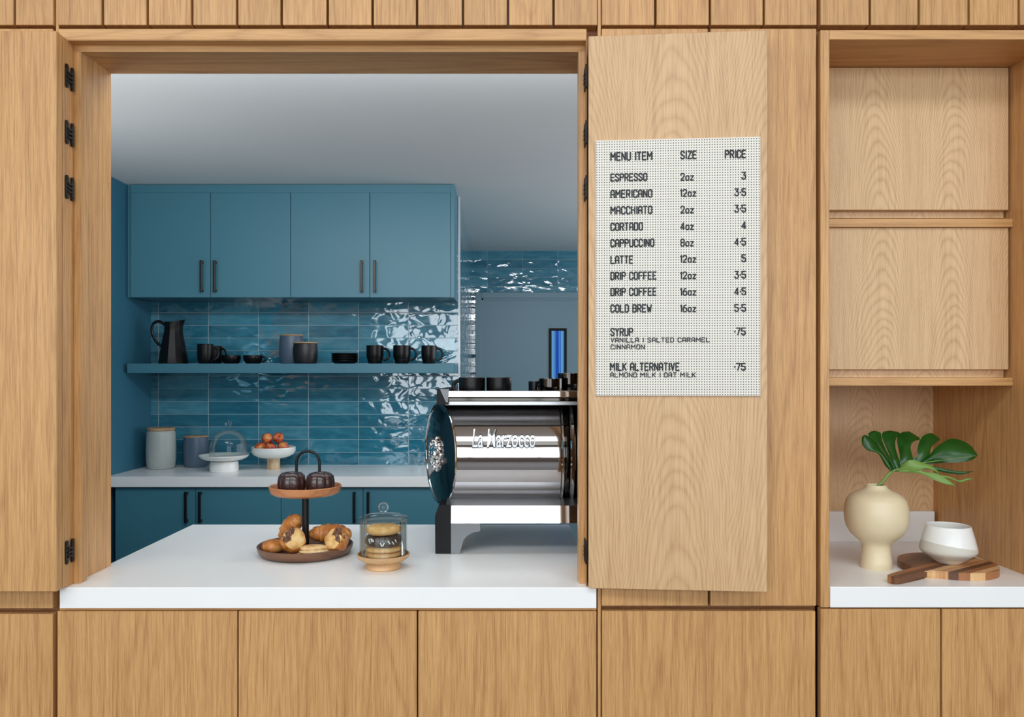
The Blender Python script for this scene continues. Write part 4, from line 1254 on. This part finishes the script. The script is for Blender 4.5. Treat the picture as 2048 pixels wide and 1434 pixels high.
bxc, byc, br_ = 1.205, 2.175 + CAMY, 0.122
hd = Vector((-0.227, -0.152)).normalized()
hp = Vector((-hd.y, hd.x))
Bc = Vector((bxc, byc))
def bp(u, v): p = Bc + hd * u + hp * v; return (p.x, p.y)
poly = []
for k in range(41):
    a = 0.30 + (2 * PI - 0.60) * k / 40
    poly.append(bp(br_ * math.cos(a), br_ * math.sin(a)))
hwid = 0.0165
poly += [bp(br_ + 0.006, -0.022), bp(br_ + 0.03, -hwid), bp(0.235, -hwid), bp(0.262, -hwid * 0.95), bp(0.272, -hwid * 0.5), bp(0.272, hwid * 0.5), bp(0.262, hwid * 0.95), bp(0.235, hwid), bp(br_ + 0.03, hwid), bp(br_ + 0.006, 0.022)]
t = NT('striped_acacia')
co = t.objco()
uu = t.n('ShaderNodeVectorMath', operation='DOT_PRODUCT'); t.l(co, uu.inputs[0]); uu.inputs[1].default_value = (hp.x, hp.y, 0.0)
ul = t.n('ShaderNodeVectorMath', operation='DOT_PRODUCT'); t.l(co, ul.inputs[0]); ul.inputs[1].default_value = (hd.x, hd.y, 0.0)
cb = t.n('ShaderNodeCombineXYZ'); t.l(uu.outputs['Value'], cb.inputs[0]); t.l(t.math('MULTIPLY', ul.outputs['Value'], 0.08), cb.inputs[1])
stripe = t.n('ShaderNodeTexWhiteNoise', noise_dimensions='1D')
t.l(t.math('FLOOR', t.math('MULTIPLY', t.math('ADD', uu.outputs['Value'], 0.004), 52)), stripe.inputs['W'])
fib = t.noise(cb.outputs[0], 120, 4)
f = t.math('ADD', t.math('MULTIPLY', stripe.outputs['Value'], 0.75), t.math('MULTIPLY', fib, 0.35))
t.set(Base_Color=t.ramp(f, [(0.2, lin((92, 56, 36))), (0.5, lin((136, 88, 56))), (0.72, lin((178, 116, 68))), (0.95, lin((228, 192, 140)))]), Roughness=0.4)
mb = MB().prism(poly, CT + 0.0003, CT + 0.020, 'Z')
bmesh.ops.bevel(mb.bm, geom=[e for e in mb.bm.edges if abs(e.verts[0].co.z - e.verts[1].co.z) < 1e-6], offset=0.0025, segments=2, affect='EDGES')
tag(mb.build('chopping_board', t.m), 'round striped wooden chopping board with a short handle, under the white bowl', 'chopping board')

t = NT('two_tone_glaze')
co = t.objco()
sp = t.n('ShaderNodeSeparateXYZ'); t.l(co, sp.inputs[0])
lvl = t.math('SUBTRACT', sp.outputs['Z'], t.math('ADD', t.math('MULTIPLY', sp.outputs['X'], -0.14), 0.052))
up = t.math('GREATER_THAN', lvl, 0.0)
low = t.math('LESS_THAN', sp.outputs['Z'], 0.014)
c_ = t.mix(up, lin((206, 202, 190)), lin((236, 236, 232)))
c_ = t.mix(low, c_, lin((228, 224, 212)))
t.set(Base_Color=c_, Roughness=t.math('SUBTRACT', 0.6, t.math('MULTIPLY', up, 0.42)))
wx, wy = X(1896.7, 2.17), 2.17 + CAMY
pr = [(0, 0), (0.031, 0), (0.034, 0.002), (0.055, 0.015), (0.074, 0.027), (0.079, 0.033), (0.0795, 0.038), (0.077, 0.050), (0.070, 0.075), (0.0635, 0.096), (0.0615, 0.101), (0.060, 0.1018), (0.0585, 0.100), (0.066, 0.075), (0.073, 0.045), (0.06, 0.024), (0.03, 0.010), (0, 0.009)]
tag(MB().lathe([(r_ * 0.89, z_) for r_, z_ in pr], (wx, wy, CT + 0.0202), 72).build('bowl', t.m, None, True, angle=50), 'white two-tone stoneware bowl standing on the chopping board', 'bowl')

# monstera leaf: lobes as curved sheets meeting along the midrib
t = NT('monstera_upper')
co = t.objco()
n = t.noise(co, 30, 3)
t.set(Base_Color=t.mix(n, lin((9, 52, 10)), lin((34, 90, 24))), Roughness=0.3)
M['leaf_top'] = t.m
M['leaf_under'] = plain('monstera_underside', (112, 146, 66), 0.45, var=0.12, scale=20)
M['stem'] = plain('monstera_stem', (120, 150, 72), 0.45, var=0.15, scale=20)
def LP(x, y, d): return P(1640 + x * 0.27888, 820 + y * 0.27894, d)
stem_pts = [(vx + 0.004, vy + 0.006, CT + 0.09), (vx + 0.004, vy + 0.004, CT + 0.16), LP(412, 560, 2.2), LP(450, 515, 2.195), LP(490, 462, 2.19), LP(520, 436, 2.185)]
lf = thing('monstera_leaf', LP(412, 600, 2.2), 'large dark green split monstera leaf standing in the cream vase', 'leaf')
MB().sweep(smooth_path(stem_pts, 6), [0.0042] * 31, 10).build('stem', 'stem', lf, True)

def resample(pts, n):
    pts = smooth_path(pts, 10)
    L = [0.0]
    for a, b_ in zip(pts, pts[1:]): L.append(L[-1] + (b_ - a).length)
    out = []
    for k in range(n):
        s_ = L[-1] * k / (n - 1)
        i = max(j for j in range(len(L)) if L[j] <= s_ + 1e-12)
        i = min(i, len(pts) - 2)
        u = (s_ - L[i]) / max(1e-9, L[i + 1] - L[i])
        out.append(pts[i].lerp(pts[i + 1], u))
    return out

def lobe(mb, ea, eb, cup_=0.006, n=16, m=7):
    """sheet between two edge curves given as (x, y, depth); cup_ bulges it towards the viewer"""
    A = resample([Vector(p) for p in ea], n)
    B = resample([Vector(p) for p in eb], n)
    rows = []
    for a, b_ in zip(A, B):
        r = []
        for k in range(m):
            u = k / (m - 1)
            q = a.lerp(b_, u)
            r.append(LP(q.x, q.y, q.z - cup_ * math.sin(PI * u)))
        rows.append(r)
    mb.grid(rows)

def sheet(mb, name, mat, th=0.0008):
    bm = mb.bm
    bmesh.ops.remove_doubles(bm, verts=bm.verts[:], dist=2e-5)
    bmesh.ops.recalc_face_normals(bm, faces=bm.faces[:])
    bmesh.ops.solidify(bm, geom=bm.faces[:], thickness=th)
    return mb.build(name, mat, lf, True, angle=60)
mb = MB()
dB, dM, dT = 2.185, 2.19, 2.17      # depth at the leaf's base, middle, tip
lobe(mb, [(505, 436, dB), (468, 400, 2.19), (415, 312, 2.20), (340, 290, 2.215), (302, 245, 2.225), (300, 195, 2.23), (318, 178, 2.235)],
         [(530, 438, dB), (500, 370, 2.19), (450, 300, 2.205), (420, 265, 2.215), (390, 225, 2.225), (350, 190, 2.232), (318, 178, 2.235)])
lobe(mb, [(525, 440, dB), (490, 350, 2.19), (425, 268, 2.21), (375, 210, 2.23), (345, 185, 2.24), (352, 160, 2.245), (392, 147, 2.25)],
         [(560, 438, dB), (520, 370, 2.19), (480, 300, 2.21), (458, 250, 2.22), (440, 200, 2.235), (438, 165, 2.245), (392, 147, 2.25)])
lobe(mb, [(540, 440, dB), (515, 370, 2.19), (488, 300, 2.21), (462, 240, 2.225), (443, 190, 2.24), (450, 158, 2.25), (505, 147, 2.258)],
         [(590, 430, dB), (572, 370, 2.19), (555, 320, 2.205), (540, 260, 2.22), (545, 205, 2.235), (575, 165, 2.25), (505, 147, 2.258)])
lobe(mb, [(570, 438, dB), (572, 375, 2.188), (572, 320, 2.20), (558, 260, 2.22), (552, 200, 2.235), (585, 160, 2.25), (640, 153, 2.258)],
         [(670, 400, dB), (668, 350, 2.19), (655, 300, 2.20), (650, 255, 2.212), (680, 220, 2.222), (722, 208, 2.235), (640, 153, 2.258)])
lobe(mb, [(640, 420, dB), (690, 352, 2.186), (698, 310, 2.19), (700, 270, 2.20), (715, 220, 2.215), (745, 180, 2.23), (800, 164, 2.24)],
         [(740, 385, dM), (780, 340, 2.188), (790, 300, 2.195), (800, 265, 2.205), (830, 235, 2.215), (862, 208, 2.225), (800, 164, 2.24)])
lobe(mb, [(700, 370, dM), (770, 340, 2.188), (820, 280, 2.195), (870, 240, 2.20), (940, 204, 2.21), (1020, 220, 2.205), (1085, 258, 2.195), (1132, 325, 2.18)],
         [(680, 395, dB), (760, 385, 2.18), (840, 382, 2.18), (920, 378, 2.175), (1000, 376, 2.17), (1060, 368, 2.17), (1105, 350, 2.17), (1132, 325, 2.18)], 0.010)
lobe(mb, [(640, 400, 2.19), (780, 400, 2.185), (860, 412, 2.18), (940, 430, 2.175), (1020, 440, 2.17), (1112, 436, 2.165)],
         [(640, 425, 2.19), (770, 425, 2.185), (850, 440, 2.18), (930, 455, 2.175), (1020, 462, 2.17), (1112, 436, 2.165)], 0.002)
# web that joins the lobes near the midrib
lobe(mb, [(525, 438, dB), (600, 350, 2.192), (660, 345, 2.192), (720, 335, 2.19), (800, 330, 2.188)],
         [(540, 442, dB), (620, 430, 2.184), (700, 410, 2.184), (760, 395, 2.182), (820, 385, 2.18)], 0.002)
sheet(mb, 'blade', 'leaf_top')
mb = MB()
lobe(mb, [(545, 440, 2.182), (585, 400, 2.175), (620, 368, 2.165), (660, 357, 2.16), (720, 372, 2.16), (800, 400, 2.155), (845, 435, 2.15), (862, 466, 2.148)],
         [(548, 444, 2.182), (600, 442, 2.17), (660, 440, 2.158), (700, 430, 2.152), (760, 420, 2.15), (810, 432, 2.148), (840, 450, 2.146), (862, 466, 2.148)], 0.004)
lobe(mb, [(570, 434, 2.17), (690, 424, 2.158), (760, 446, 2.152), (840, 454, 2.148), (900, 490, 2.14), (940, 515, 2.135), (972, 545, 2.13)],
         [(570, 446, 2.17), (690, 452, 2.158), (760, 472, 2.150), (820, 502, 2.145), (880, 525, 2.138), (930, 538, 2.132), (972, 545, 2.13)], 0.002)
lobe(mb, [(862, 466, 2.15), (930, 478, 2.145), (1000, 505, 2.14), (1060, 488, 2.135), (1105, 498, 2.13)],
         [(880, 485, 2.15), (940, 498, 2.145), (1010, 520, 2.14), (1060, 505, 2.135), (1105, 498, 2.13)], 0.002)
sheet(mb, 'folded_underside', 'leaf_under')
mb = MB()
mb.sweep([LP(*p) for p in ((520, 437, 2.181), (620, 405, 2.178), (740, 378, 2.176), (860, 362, 2.170), (980, 345, 2.164), (1120, 328, 2.168))], [0.0022, 0.0018, 0.0014, 0.001, 0.0008, 0.0005], 8)
mb.build('midrib', 'stem', lf, True)
